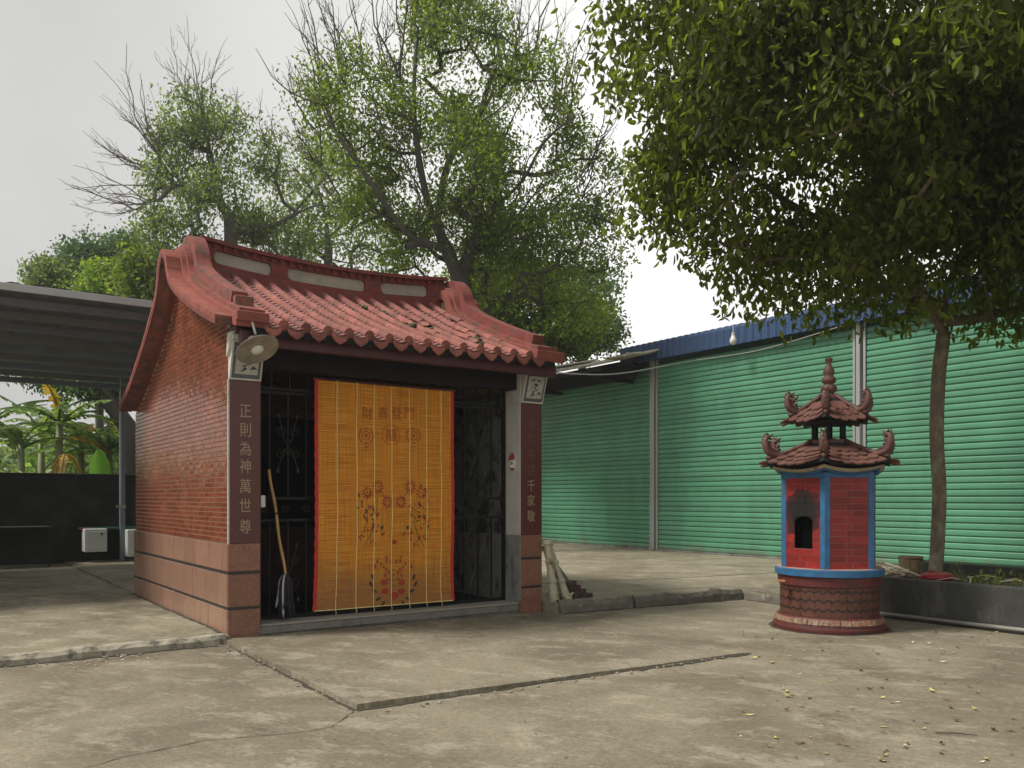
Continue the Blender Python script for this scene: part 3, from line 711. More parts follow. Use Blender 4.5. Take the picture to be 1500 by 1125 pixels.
# main ridge
def ztop(s): return 4.50 - .11 * max(0, 1 - ((s - 1.9) / 1.75) ** 2)
def curved(s0, s1, t0, t1, lo, hi, n=12, mats='roof_red', name='ridge', parent=None):
    m = MB(); S = [s0 + (s1 - s0) * i / n for i in range(n + 1)]
    vs = []
    for s in S: vs += [(s, t0, lo(s)), (s, t1, lo(s)), (s, t1, hi(s)), (s, t0, hi(s))]
    fs = [(0, 1, 2, 3), tuple(4 * n + q for q in (3, 2, 1, 0))]
    for i in range(n):
        for q in range(4): fs.append((4 * i + q, 4 * i + (q + 1) % 4, 4 * (i + 1) + (q + 1) % 4, 4 * (i + 1) + q))
    m.add(vs, fs); return part(name, m, mats, parent)
ridge = empty('ridge', parent=shrine)
curved(.245, 3.57, 1.86, 2.22, lambda s: ztop(s) - .045, ztop, 20, 'roof_red', 'ridge_coping', ridge)
curved(.24, 3.58, 1.93, 2.18, lambda s: ztop(s) - .115, lambda s: ztop(s) - .046, 20, 'roof_red', 'ridge_upper_course', ridge)
curved(.24, 3.58, 1.95, 2.17, lambda s: ztop(s) - .272, lambda s: ztop(s) - .116, 20, 'lozenge', 'recessed_panel', ridge)
curved(.24, 3.58, 1.90, 2.18, lambda s: ztop(s) - .60, lambda s: ztop(s) - .273, 20, 'roof_red', 'ridge_base', ridge)
loz = [(.40, 1.10), (1.30, 2.36), (2.58, 3.30)]
H0, H1 = .112, .268
def pier(sa, sb, left_round, right_round):
    out = []; h = (H1 - H0) / 2; n = 8
    top = [(sa + (sb - sa) * i / 4, ztop(sa + (sb - sa) * i / 4) - H0) for i in range(5)]
    bot = [(sa + (sb - sa) * (1 - i / 4), ztop(sa + (sb - sa) * (1 - i / 4)) - H1) for i in range(5)]
    def arc(s, sign, up):         # concave half ellipse into the pier end
        pts = []
        for i in range(1, n):
            a = math.pi * i / n; dz = -math.cos(a) * h; dx = (1 - math.sin(a)) * .05
            z = ztop(s) - (H0 + H1) / 2 + (dz if up else -dz)
            pts.append((s - sign * (.05 - dx) * 1.0, z))
        return pts
    poly = top + (arc(sb, 1, False) if right_round else []) + bot + (arc(sa, -1, True) if left_round else [])
    m = MB(); m.prism(poly, 1.905, 1.949, 'y'); m.build('ridge_pier', 'roof_red', ridge)
pier(.22, loz[0][0] + .05, False, True); pier(loz[0][1] - .05, loz[1][0] + .05, True, True); pier(loz[1][1] - .05, loz[2][0] + .05, True, True); pier(loz[2][1] - .05, 3.60, True, False)
dn = MB(); dn.add([(-.034, -.032, .034), (.034, -.032, .034), (.034, 0, .034), (-.034, 0, .034), (-.012, -.02, -.034), (.034, -.02, -.034), (.034, 0, -.034), (-.012, 0, -.034)],
                  [(0, 1, 2, 3), (4, 7, 6, 5), (0, 4, 5, 1), (1, 5, 6, 2), (2, 6, 7, 3), (3, 7, 4, 0)])
dent = dn.mesh('dentil', 'roof_red')
s = .42
while s < 3.45:
    put('dentil', dent, ridge, (s, 1.93, ztop(s) - .082), (0, math.atan((ztop(s + .05) - ztop(s - .05)) / -.1), 0)); s += .116

# verges: coping bricks over each gable, with two moulded raised courses
def profile(extra, t_end, peak):
    pts = offset(band, extra); out = []
    for p in pts:
        out.append((p[0], min(p[1], peak) if peak else p[1]))
    a = out[0]
    slope = (out[3][1] - out[0][1]) / (out[3][0] - out[0][0])
    if t_end < a[0]: out = [(t_end, a[1] + slope * (t_end - a[0]) + .01)] + out
    else: out = [p for p in out if p[0] >= t_end]
    return out
for side in (0, 1):
    X = (lambda q: q) if side == 0 else (lambda q: SW - q)
    vg = empty('verge', parent=shrine)
    def strip(q0, q1, top, thick, mat, name, split=0):
        bot = offset(top, -thick); n = len(top)
        if not split:
            m = MB(); m.prism(top + bot[::-1], X(q0), X(q1), 'x'); return m.build(name, mat, vg)
        acc = 0; i0 = 0
        for i in range(1, n):
            acc += math.dist(top[i], top[i - 1])
            if acc >= split or i == n - 1:
                m = MB(); j = r.uniform(-.004, .004)
                seg = top[i0:i + 1]; sb = bot[i0:i + 1]
                seg = [(p[0] + (.010 if k == 0 else -.004 if k == len(seg) - 1 else 0), p[1] + j) for k, p in enumerate(seg)]
                m.prism(seg + sb[::-1], X(q0) - r.uniform(0, .004), X(q1), 'x'); m.build(name, mat, vg); acc = 0; i0 = i
    fine = []
    for a, b in zip(band, band[1:]):
        nn = max(1, int(math.dist(a, b) / .03)); fine += [(a[0] + (b[0] - a[0]) * q / nn, a[1] + (b[1] - a[1]) * q / nn) for q in range(nn)]
    fine.append(band[-1])
    strip(-.205 if side == 0 else -.15, -.045, fine, .05, 'coping', 'coping_brick', .13)
    strip(-.195 if side == 0 else -.14, -.05, offset(fine, -.028), .06, 'verge_old', 'verge_underside')
    strip(-.204 if side == 0 else -.149, -.196 if side == 0 else -.141, offset(fine, -.052), .04, 'roof_red', 'barge_strip')
    strip(-.05, .36 if side else .25, profile(.045, -.42, 4.36), .12, 'coping', 'verge_moulding')
    strip(.0, .30 if side else .245, profile(.085, -.34, 4.42), .07, 'verge_red', 'verge_moulding')
    strip(.065, .225, profile(.195, .0 if side == 0 else -.2, 4.52), .13, 'verge_red' if side == 0 else 'roof_red', 'verge_cap')
    # worn brick laid at the lower front end of the upper course
    if side == 0:
        m = MB(); m.bbox(.055, .24, -.03, .05, 3.29, 3.395, .008); m.build('end_block', 'verge_old', vg)
        m = MB(); m.bbox(-.055, .255, -.44, -.385, 3.065, 3.16, .008); m.build('end_block', 'coping', vg)
# small curled bracket at the gable's front foot
m = MB(); m.prism([(-.02, 2.78), (-.10, 2.86), (-.14, 2.96), (-.20, 3.0), (-.05, 3.0)], -.03, .0, 'x'); part('bracket', m, 'plaster')
m = MB(); m.box(.0, .30, -.24, -.001, 2.99, 3.06); part('bracket', m, 'dark_wood')
m = MB(); m.box(3.515, 3.81, -.24, -.001, 2.99, 3.06); part('bracket', m, 'dark_wood')

# iron gate in four leaves, with a fixed grille over it
gr = empty('gate_grille', (0, 0, 0), parent=shrine)
m = MB()
for z in (2.53, 2.80): m.box(.315, 3.49, .30, .325, z, z + .03)
m.build('grille_rail', 'iron', gr)
for i in range(17):
    s = .33 + i * .196
    m = MB(); m.box(s, s + .016, .305, .32, 2.562, 2.798); m.build('grille_bar', 'iron', gr)
def scroll(m, cx, cz, rr, dirn, turns=1.35, w=.0045):
    pts = []
    for i in range(15):
        a = dirn * (i / 14 * turns * 2 * math.pi) + (0 if dirn > 0 else math.pi); q = rr * (1 - .72 * i / 14)
        pts.append((cx + math.cos(a) * q, .3125, cz + math.sin(a) * q))
    m.tube(pts, w, 4)
LW = (3.49 - .316) / 4
for k in range(4):
    lf = empty('gate_leaf', (.316 + LW * k, 0, 0), parent=shrine)
    m = MB(); m.box(0, .035, .296, .33, .142, 2.52); m.box(LW - .037, LW - .002, .296, .33, .142, 2.52)
    m.box(.036, LW - .038, .298, .328, .142, .175); m.box(.036, LW - .038, .298, .328, 2.487, 2.52); m.build('frame', 'iron', lf)
    for z in (1.155, 1.385):
        m = MB(); m.box(.036, LW - .038, .30, .326, z, z + .03); m.build('rail', 'iron', lf)
    for q in range(1, 4):
        x = LW * q / 4 - .008
        for z0, z1 in ((.176, 1.154), (1.416, 2.486)):
            m = MB(); m.box(x, x + .016, .305, .321, z0, z1); m.build('bar', 'iron', lf)
    m = MB()
    for cz in (.62, 1.98):
        for sg in (-1, 1):
            scroll(m, LW / 2 + sg * .075, cz + .12, .06, sg); scroll(m, LW / 2 + sg * .075, cz - .12, .06, -sg)
            m.tube([(LW / 2 + sg * .10, .3125, cz + .28), (LW / 2 + sg * .045, .3125, cz + .05), (LW / 2 - sg * .05, .3125, cz - .1), (LW / 2 - sg * .11, .3125, cz - .27)], .005, 4)
            m.ball((LW / 2 + sg * .10, .3125, cz + .29), .016, 6, 4); m.ball((LW / 2 - sg * .11, .3125, cz - .29), .018, 6, 4, sc=(1, 1, 1.5))
    for i in range(3):
        scroll(m, .14 + i * .23, 1.285, .048, 1 if i % 2 else -1)
    tag(m.build('scrollwork', 'scroll_iron', lf), kind='stuff')

# faint things inside
m = MB(); m.bbox(1.0, 2.9, 2.6, 3.5, .13, .95, .01); m.bbox(.9, 3.0, 2.5, 3.6, .951, 1.0, .01); tag(m.build('altar_table', 'dark_wood', None, A, (0, 0, TH)), label='dark wooden altar table deep inside the shrine behind the blind', cat='table')

# ------------------------------------------------------------------ bamboo blind (hangs in front of the gate)
BT = .20
def bs(px): return s_at(px, BT)
def bz(px, py): return z_at(px, py, BT)
b0, b1, bt, bb = bs(461), bs(664), 2.665, .20
blind = empty('bamboo_blind', W((b0 + b1) / 2, BT, bb), TH, label='orange bamboo blind with red bound edges and printed flower bouquets', cat='blind')
bc = (b0 + b1) / 2; hw = (b1 - b0) / 2; HB = bt - bb
def bw(x, z): return .018 * math.sin(z * 3.1 + 1) * (1 - z / HB) + .010 * math.sin(x * 3.4 + .5) - .02 * max(0, .5 - z) * x / hw
def flare(z): return 1 + .014 * max(0, 1 - z / .35)
rr = random.Random(21)
m = MB(); z = .0
while z < HB - .01:
    h = .0105; n = 8; vs = []
    j = rr.uniform(-.0012, .0012); sl = rr.uniform(-.002, .002)
    for q in range(n + 1):
        x = (-hw + .03 + (2 * hw - .06) * q / n) * flare(z)
        y = bw(x, z) + j
        zz = z + sl * x
        vs += [(x, y + .0035, zz), (x, y - .0015, zz + .001), (x, y - .0035, zz + h * .5), (x, y - .0015, zz + h - .0005), (x, y + .0035, zz + h)]
    m.add(vs, [(5 * q + k, 5 * q + k + 1, 5 * (q + 1) + k + 1, 5 * (q + 1) + k) for q in range(n) for k in range(4)])
    z += h
tag(m.build('bamboo_strips', 'blind', blind, fixn=False), kind='stuff')
for sg in (-1, 1):
    m = MB(); n = 60; vs = []
    for i in range(n + 1):
        z = HB * i / n; wv = .004 * math.sin(i * 1.9) + rr.uniform(-.002, .002)
        for x in (hw - .034, hw + .004 + wv):
            for dy in (-.006, .006): vs.append((sg * x * flare(z), bw(sg * x, z) + dy, z))
    m.add(vs, [(4 * i + a, 4 * i + b, 4 * i + b + 4, 4 * i + a + 4) for i in range(n) for a, b in ((0, 1), (1, 3), (3, 2), (2, 0))])
    m.build('edge_binding', 'red_cloth', blind)
m = MB(); m.tube([(-hw - .02, 0, HB + .005), (hw + .02, 0, HB + .005)], .014, 8); m.build('top_rod', 'dark_wood', blind)
m = MB(); m.tube([(-hw, bw(-hw, 0) - .004, .0), (hw, bw(hw, 0) - .004, .0)], .0055, 6); m.build('bottom_rod', 'cord', blind)
for px in (493, 522, 548, 574, 600.5, 625, 646):
    x0 = bs(px) - bc; pts = []
    for i in range(26):
        z = HB * (1 - i / 25); x = x0 * flare(z) + .003 * math.sin(i * .8 + px); pts.append((x, bw(x, z) - .0055, z))
    pts += [(pts[-1][0] + .01, pts[-1][1] - .004, -.04), (pts[-1][0] - .005, pts[-1][1], -.075)]
    m = MB(); m.tube(pts, [.0048] * 26 + [.003, .002], 5); m.build('cord', 'cord', blind)
# prints: flat shapes lying on the strips
P_red, P_dark, P_faint = MB(), MB(), MB()
def shape(mb, x, z, pts): mb.add([(x + a, bw(x + a, z + c) - .0052, z + c) for a, c in pts], [tuple(range(len(pts)))])
def petal(mb, x, z, ang, ln, wd):
    n = 8; pts = []
    for i in range(n):
        a = 2 * math.pi * i / n; u, w = (math.cos(a) * .5 + .5) * ln, math.sin(a) * wd * .5
        pts.append((u * math.cos(ang) - w * math.sin(ang), u * math.sin(ang) + w * math.cos(ang)))
    shape(mb, x, z, pts)
def ringp(mb, x, z, r0, r1, a0=0, a1=2 * math.pi, n=20, sx=1):
    for i in range(n):
        a, b = a0 + (a1 - a0) * i / n, a0 + (a1 - a0) * (i + 1) / n
        shape(mb, x, z, [(sx * r0 * math.cos(a), r0 * math.sin(a)), (sx * r1 * math.cos(a), r1 * math.sin(a)), (sx * r1 * math.cos(b), r1 * math.sin(b)), (sx * r0 * math.cos(b), r0 * math.sin(b))])
def bx(px, py): return bs(px) - bc, bz(px, py) - bb
for sg, c0 in ((-1, 577), (1, 577)):          # the two mirrored sprays
    X_ = lambda d: c0 + sg * d
    for d, py, rr_, n in ((24, 713, .085, 13), (10, 735, .08, 12), (40, 722, .08, 10)):
        x, z = bx(X_(d), py)
        for i in range(n):
            a = 2 * math.pi * i / n + .2; petal(P_red, x + math.cos(a) * .025, z + math.sin(a) * .03, a, rr_ * .62, .017)
        petal(P_dark, x - .008, z, .3, .02, .014)
    for i in range(34):
        d = rr.uniform(22, 50); py = rr.uniform(735, 795); x, z = bx(X_(d), py); petal(P_red if rr.random() < .62 else P_dark, x, z, rr.uniform(.2, 2.9), rr.uniform(.03, .06), .014)
    for i in range(10):
        d = rr.uniform(34, 52); py = rr.uniform(712, 775); x, z = bx(X_(d), py); petal(P_dark, x, z, rr.uniform(.2, 2.9), .05, .02)
    for pa, pb in (((24, 713), (10, 735)), ((24, 735), (36, 790)), ((30, 772), (44, 800))):
        xa, za = bx(X_(pa[0]), pa[1]); xb, zb_ = bx(X_(pb[0]), pb[1])
        P_dark.tube([(xa, bw(xa, za) - .005, za), (xb, bw(xb, zb_) - .005, zb_)], .003, 3)
    x, z = bx(X_(19), 776); petal(P_dark, x, z, 1.2, .05, .035)
    for a in (2.2, 1.2, 2.8): petal(P_red, x - sg * .03, z - .06, a, .04, .016)
    x, z = bx(X_(33), 800)
    for i in range(5): petal(P_faint, x + rr.uniform(-.05, .05), z + rr.uniform(-.04, .04), rr.uniform(0, 3), .05, .012)
    for d, py, w in ((13, 853, .085), (12, 866, .09)):
        x, z = bx(X_(d), py); petal(P_red, x - .045, z, 0, w, w * .8)
    for d, py, a in ((24, 868, 2.6 if sg < 0 else .5), (18, 875, 3.6 if sg < 0 else -.5), (12, 880, 4 if sg < 0 else -.9), (29, 850, 1.9 if sg < 0 else 1.2), (31, 860, 2 if sg < 0 else 1.1)):
        x, z = bx(X_(d), py); petal(P_dark, x, z, a, .075, .034)
    for d, py in ((4, 826), (10, 825), (18, 829), (24, 826), (10, 838), (12, 846), (27, 833), (7, 842)):
        x, z = bx(X_(d), py); petal(P_red, x, z, 1.57, .05, .024)
    for d, py in ((8, 818), (12, 833), (5, 850), (8, 856)):
        x, z = bx(X_(d), py); petal(P_dark, x, z, .5 if sg > 0 else 2.6, .045, .014)
x, z = bx(578, 873); petal(P_red, x - .05, z, 0, .11, .09)
for a in (1.57, .8, 2.3): x, z = bx(577, 797); petal(P_red, x, z, a, .055, .03)
for py in (835, 842, 850, 858): x, z = bx(577, py); petal(P_dark, x - .02, z, 0, .04, .01)
for px in (536, 606):
    x, z = bx(px, 638)
    ringp(P_faint, x, z, .078, .094, rad(120), rad(240)); ringp(P_faint, x, z, .078, .094, rad(-60), rad(60))
    ringp(P_faint, x, z, .045, .055); ringp(P_faint, x, z, .0, .022); petal(P_faint, x - .03, z + .075, 0, .06, .02); petal(P_faint, x - .03, z - .085, 0, .06, .02)
    petal(P_faint, x - .04, z - .125, 0, .08, .012)
    for q in range(6): petal(P_faint, x - .045 + q * .017, z - .18, 1.57, .025, .006)
x, z = bx(573, 637); ringp(P_faint, x, z, .108, .116)
tag(P_red.build('printed_flowers', 'print_red', blind, fixn=False), kind='stuff'); tag(P_dark.build('printed_leaves', 'print_dark', blind, fixn=False), kind='stuff')
tag(P_faint.build('printed_roundels', 'print_faint', blind, fixn=False), kind='stuff')
put('printed_character', glyph('囍', 'print_faint'), blind, (x, bw(x, z) - .007, z), (rad(90), 0, 0), (.15, .15, .1))
for ch, px in zip('財喜登門', (537.5, 561, 581, 600)):
    x, z = bx(px, 605); put('printed_character', glyph(ch, 'print_faint'), blind, (x, bw(x, z) - .007, z), (rad(90), 0, 0), (.14, .15, .1))

# ------------------------------------------------------------------ small things at the shrine
lamp = empty('wall_lamp', W(.11, -.40, 2.945), TH, label='round metal reflector lamp fixed above the left pillar of the shrine', cat='lamp')
tilt = Matrix.Translation((.015, -.02, -.10)) @ Matrix.Rotation(rad(-33), 4, 'X') @ Matrix.Rotation(rad(-10), 4, 'Y')
m = MB(); m.lathe([(.205, -.055), (.207, -.05), (.16, -.015), (.09, .02), (.045, .04), (.04, .09), (.0, .092)], 28, mat=tilt)
m.lathe([(.201, -.053), (.155, -.018), (.088, .015), (.04, .034), (.0, .035)], 28, mat=tilt)
o = m.build('lamp_shade', 'lamp_metal', lamp); smooth_by_angle(o, 30)
m = MB(); m.lathe([(.03, .03), (.04, .01), (.058, -.02), (.066, -.045), (.055, -.07), (.03, -.085), (.0, -.088)], 16, mat=tilt); m.build('bulb', 'bulb', lamp, smooth=True)
m = MB(); m.tube([(.0, .15, .12), (-.01, .02, .15), (-.015, -.02, .11), (.01, -.04, .0)], .011, 7); m.build('lamp_arm', 'plaster', lamp, smooth=True)
m = MB(); m.tube([(-.08, .1, .1), (.04, .02, .15), (.15, -.02, .13), (.18, -.03, .02), (.20, -.03, -.09)], .004, 5); m.build('wire', 'iron', lamp)
sb = empty('switch_box', W(.318, .02, 1.37), TH, label='small white switch box on the edge of the left pillar', cat='switch box')
m = MB(); m.bbox(-.006, .045, -.03, .03, -.06, .06, .006); m.build('cover', 'white_box', sb)
m = MB(); m.bbox(.01, .03, -.036, -.0305, -.02, .02, .002); m.build('button', 'plaster', sb)
cp = empty('incense_cup', W(3.475, .13, 1.86), TH, label='little red and white holder hung on the white inner face of the right pillar', cat='holder')
m = MB(); m.lathe([(.028, -.09), (.034, -.085), (.036, .01), (.033, .01), (.03, -.07), (.0, -.07)], 12); m.build('cup', 'plaster', cp, smooth=False)
m = MB(); m.lathe([(.0, -.11), (.02, -.11), (.03, -.091)], 12); m.ball((0, 0, .05), .03, 8, 5, sc=(1, 1, 1.5)); m.ball((-.04, -.01, .03), .016, 6, 4, sc=(1, 1, 2)); m.build('red_lotus', 'red_plastic', cp, smooth=True)
m = MB(); m.box(-.037, -.02, -.037, -.034, -.05, -.01); m.build('paper_label', 'black_wood', cp)
m = MB(); m.tube([(-.03, .0, .06), (-.07, .05, .2)], .003, 4); m.build('stick', 'red_plastic', cp)

mop = empty('mop', W(.58, .10, .138), TH, label='old bamboo handled mop with black and grey rags leaning on the gate', cat='mop')
hp = [Vector((.055, .05, .40)), Vector((-.085, .165, 1.56))]
m = MB(); pts = []; rs = []
for i in range(13):
    p = hp[0].lerp(hp[1], i / 12) + Vector((.006 * math.sin(i), 0, 0)); pts.append(p); rs.append(.0155 if i % 3 else .0175)
m.tube(pts, rs, 8); m.build('handle', 'bamboo', mop, smooth=True)
m = MB(); m.tube([hp[0].lerp(hp[1], .60), hp[0].lerp(hp[1], .615)], .02, 8); m.build('binding', 'rag_black', mop)
for q in range(26):
    a = q * 2.4; m = MB(); top = Vector((.045, .045, .46)); R_ = .05 + .05 * rr.random(); L_ = rr.uniform(.30, .44)
    pts = [top + Vector((math.cos(a) * .012, math.sin(a) * .012, .02)), top + Vector((math.cos(a) * R_ * .6, math.sin(a) * R_ * .5, -.05)),
           top + Vector((math.cos(a) * R_ * .8, math.sin(a) * R_ * .7, -.2 + rr.uniform(-.02, .02))), top + Vector((math.cos(a) * R_ * 1.1 + rr.uniform(-.02, .02), math.sin(a) * R_ * .8, -L_))]
    m.tube(catmull(pts, 3), [.012, .014, .013, .015, .014, .013, .014, .012, .013, .006], 5); m.build('rag_strand', 'rag_white' if q in (3, 9, 14, 20) else 'rag_black', mop, smooth=True)

# glazed roof-edge pipes leaning by the right pillar
def glazed_pipe(a, b, rad0, label, seed):
    a, b = Vector(a), Vector(b); L_ = (b - a).length
    root = empty('glazed_pipe', W(*a), TH, label=label, cat='clay pipe', group='glazed clay pipes beside the right pillar')
    q = (b - a).normalized().to_track_quat('Z', 'Y').to_matrix().to_4x4()
    prof = [(rad0 * 1.5, 0), (rad0 * 1.55, .015), (rad0 * 1.3, .06), (rad0 * 1.15, L_ * .30), (rad0 * 1.35, L_ * .31), (rad0 * 1.38, L_ * .345), (rad0 * 1.1, L_ * .36),
            (rad0 * 1.0, L_ * .62), (rad0 * 1.28, L_ * .63), (rad0 * 1.28, L_ * .665), (rad0 * 1.0, L_ * .68), (rad0 * .95, L_ * .92), (rad0 * 1.4, L_ * .93), (rad0 * 1.42, L_ - .01), (rad0 * 1.3, L_)]
    m = MB(); m.lathe(prof, 12, mat=q); o = m.build('pipe_body', 'glaze', root); smooth_by_angle(o, 40)
    m = MB(); m.lathe([(rad0 * 1.15, L_ + .001), (rad0 * 1.15, L_ + .002)], 12, mat=q); m.build('pipe_mouth', 'crack', root)  # dark disc on the closed end paints the shade of the hollow
glazed_pipe((3.93, -.13, .13), (3.865, -.06, .89), .046, 'pale glazed clay pipe standing upright against the right pillar', 1)
glazed_pipe((4.11, -.16, .13), (3.96, .04, .85), .042, 'glazed clay pipe leaning slanted beside the upright pale one', 2)
glazed_pipe((4.14, .06, .13), (4.02, .18, .80), .038, 'rear glazed clay pipe half hidden behind the leaning one', 3)
glazed_pipe((4.05, .12, .185), (4.17, -.21, .185), .036, 'short clay pipe lying flat with its open mouth to the front', 4)
m = MB(); m.add([(4.12, .15, .13), (4.38, .12, .33), (4.12, .2, .70), (4.13, .17, .13), (4.40, .14, .33), (4.13, .22, .70)], [(0, 1, 2), (5, 4, 3), (0, 3, 4, 1), (1, 4, 5, 2), (2, 5, 3, 0)])
tag(m.build('slate_offcut', 'kerb_dark', None, A, (0, 0, TH)), label='thin grey triangular slate offcut behind the leaning clay pipes', cat='slate')
bk = MB(); bk.bbox(-.10, .10, -.05, .05, 0, .055, .004); bkm = bk.mesh('loose_brick', 'dark_brick')
names = ['dark loose brick at the right end of the lowest course of the small stack', 'dark loose brick at the left of the lowest course of the small stack', 'dark brick at the right end of the middle course of the small stack', 'dark brick at the left of the middle course of the small stack', 'dark brick on the upper course of the small stack', 'topmost dark brick of the small stack']
for (s, t, z, rz), lb in zip(((4.52, .0, .131, .05), (4.31, .01, .131, -.04), (4.44, .03, .187, .1), (4.26, .02, .187, .0), (4.34, .03, .243, -.08), (4.27, .02, .299, .06)), names):
    o = put('loose_brick', bkm, None, W(s, t, z), (0, 0, TH + rz)); tag(o, lb, 'brick', 'loose bricks stacked on the kerb')

# ================================================================== JOSS PAPER BURNER
FC = Vector((3.455, 9.27, 0))
burner = empty('joss_paper_burner', FC, 0, label='red and blue hexagonal pagoda shaped joss paper burner on a round drum', cat='burner')
BR, BA0 = .535, rad(-114.5)
def hexv(R_, k, a0=BA0): return Vector((R_ * math.cos(a0 + k * math.pi / 3), R_ * math.sin(a0 + k * math.pi / 3), 0))
m = MB(); m.lathe([(.585, 0), (.59, .01), (.585, .045), (.575, .052)], 72); smooth_by_angle(m.build('plinth_ring', 'f_base_red', burner))
m = MB(); m.lathe([(.572, .0525), (.565, .09), (.535, .15), (.52, .155)], 72); smooth_by_angle(m.build('relief_band', 'f_base_red', burner))
pm = MB(); pm.add([(-.022, -.004, -.04), (.022, -.004, -.04), (.03, .006, .028), (-.018, .006, .028), (-.015, .012, -.035), (.015, .012, -.035), (.02, .02, .024), (-.01, .02, .024)],
                  [(0, 1, 2, 3), (4, 7, 6, 5), (0, 4, 5, 1), (1, 5, 6, 2), (2, 6, 7, 3), (3, 7, 4, 0)])
# glazed relief tiles round the foot
pm = MB(); pm.bbox(-.03, .03, -.01, .006, -.042, .03, .006); pmm = pm.mesh('relief_tile', 'f_cream_dim')
for i in range(64):
    a = 2 * math.pi * i / 64 + r.uniform(-.01, .01); rr_ = .550 + r.uniform(-.003, .003)
    put('relief_tile', pmm, burner, (rr_ * math.cos(a), rr_ * math.sin(a), .113), (rad(-28), 0, a + math.pi / 2), (.9, 1, .9))
m = MB(); m.lathe([(.503, .14), (.503, .475)], 72)
def drum_mat():
    mm, nt, b = new_mat('burner_drum_chevrons'); L = nt.links
    tcn = nt.nodes.new('ShaderNodeTexCoord').outputs['Object']; sp = nt.nodes.new('ShaderNodeSeparateXYZ'); L.new(tcn, sp.inputs[0])
    ang = math_n(nt, 'ARCTAN2', sp.outputs[1], sp.outputs[0])
    tri = math_n(nt, 'PINGPONG', math_n(nt, 'MULTIPLY', ang, 34 / 6.28318 * 1.0), .5)
    zz = math_n(nt, 'ADD', sp.outputs[2], math_n(nt, 'MULTIPLY', tri, -.055))
    zz = math_n(nt, 'ADD', zz, math_n(nt, 'MULTIPLY', noise_n(nt, tcn, 12, 3, .5), .012))
    st = math_n(nt, 'FRACT', math_n(nt, 'DIVIDE', math_n(nt, 'SUBTRACT', zz, .155), .094))
    n = noise_n(nt, tcn, 9, 6, .65)
    base = mixc(nt, 1.0, (.105, .040, .026), ramp(nt, n, [(.3, g3(.6)), (.7, g3(1.35))]), 'MULTIPLY')
    colr = mixc(nt, ramp(nt, st, [(.60, g3(0)), (.66, g3(1)), (.86, g3(1)), (.92, g3(0))]), base, (.024, .014, .014))
    L.new(colr, b.inputs['Base Color']); b.inputs['Roughness'].default_value = .42
    bp = nt.nodes.new('ShaderNodeBump'); bp.inputs['Strength'].default_value = .15; L.new(n, bp.inputs['Height']); L.new(bp.outputs[0], b.inputs['Normal'])
    return mm
MT['drum'] = drum_mat()
# curved drum facing: tall glazed tiles with open joints
o = m.build('drum_core', 'f_base_red', burner); smooth_by_angle(o)
for i in range(20):
    a0 = 2 * math.pi * i / 20 + .004; a1 = 2 * math.pi * (i + 1) / 20 - .004; m = MB(); n = 5; vs = []
    for q in range(n + 1):
        a = a0 + (a1 - a0) * q / n
        for R_, z in ((.5035, .156), (.51, .158), (.51, .472), (.5035, .474)): vs.append((R_ * math.cos(a), R_ * math.sin(a), z))
    m.add(vs, [(4 * q + k, 4 * q + k + 1, 4 * q + k + 5, 4 * q + k + 4) for q in range(n) for k in range(3)] + [(0, 1, 2, 3), (4 * n + 3, 4 * n + 2, 4 * n + 1, 4 * n)])
    m.build('drum_tile', 'drum', burner)
m = MB(); m.lathe([(.51, .47), (.53, .478), (.535, .575), (.51, .577)], 72); smooth_by_angle(m.build('red_ring', 'f_base_red', burner))
m = MB(); m.lathe([(.0, .577), (.552, .5775), (.562, .584), (.562, .648), (.548, .656), (.0, .657)], 60); o = m.build('blue_ring', 'f_blue', burner); smooth_by_angle(o)
m = MB(); m.lathe([(.0, .6575), (.546, .658), (.544, .662), (.0, .663)], 48); m.build('ledge_top', 'f_mortar', burner)
# body core, posts, mortar beds and bricks
BZ0, BZ1, NRW = .663, 1.615, 14
m = MB(); cv = [hexv(BR - .12, k) for k in range(6)]; m.prism([(p.x, p.y) for p in cv], BZ0, BZ1 + .05, 'z'); m.build('fire_chamber', 'f_soot', burner)
def soot_brick(name, base_c):
    mm, nt, b = new_mat(name); L = nt.links
    tcn = nt.nodes.new('ShaderNodeTexCoord'); tcn.object = burner; v = tcn.outputs['Object']
    oi = nt.nodes.new('ShaderNodeObjectInfo')
    fc = (hexv(BR, 0) + hexv(BR, -1)) / 2
    sub = nt.nodes.new('ShaderNodeVectorMath'); sub.operation = 'SUBTRACT'; sub.inputs[1].default_value = (fc.x, fc.y, 1.25); L.new(v, sub.inputs[0])
    sc = nt.nodes.new('ShaderNodeVectorMath'); sc.operation = 'MULTIPLY'; sc.inputs[1].default_value = (4.3, 4.3, 3.7); L.new(sub.outputs[0], sc.inputs[0])
    ln = nt.nodes.new('ShaderNodeVectorMath'); ln.operation = 'LENGTH'; L.new(sc.outputs[0], ln.inputs[0])
    n = noise_n(nt, v, 11, 6, .65)
    d = math_n(nt, 'ADD', ln.outputs['Value'], math_n(nt, 'MULTIPLY', math_n(nt, 'SUBTRACT', n, .5), .8))
    soot = ramp(nt, d, [(.55, g3(1)), (.95, g3(.75)), (1.5, g3(0))])
    n2 = noise_n(nt, v, 24, 5, .6)
    red = mixc(nt, 1.0, base_c, ramp(nt, n2, [(.3, g3(.7)), (.7, g3(1.25))]), 'MULTIPLY')
    red = mixc(nt, 1.0, red, ramp(nt, oi.outputs['Random'], [(0, g3(.72)), (1, g3(1.15))]), 'MULTIPLY')
    colr = mixc(nt, soot, red, (.010, .009, .009)); L.new(colr, b.inputs['Base Color']); b.inputs['Roughness'].default_value = .5; return mm
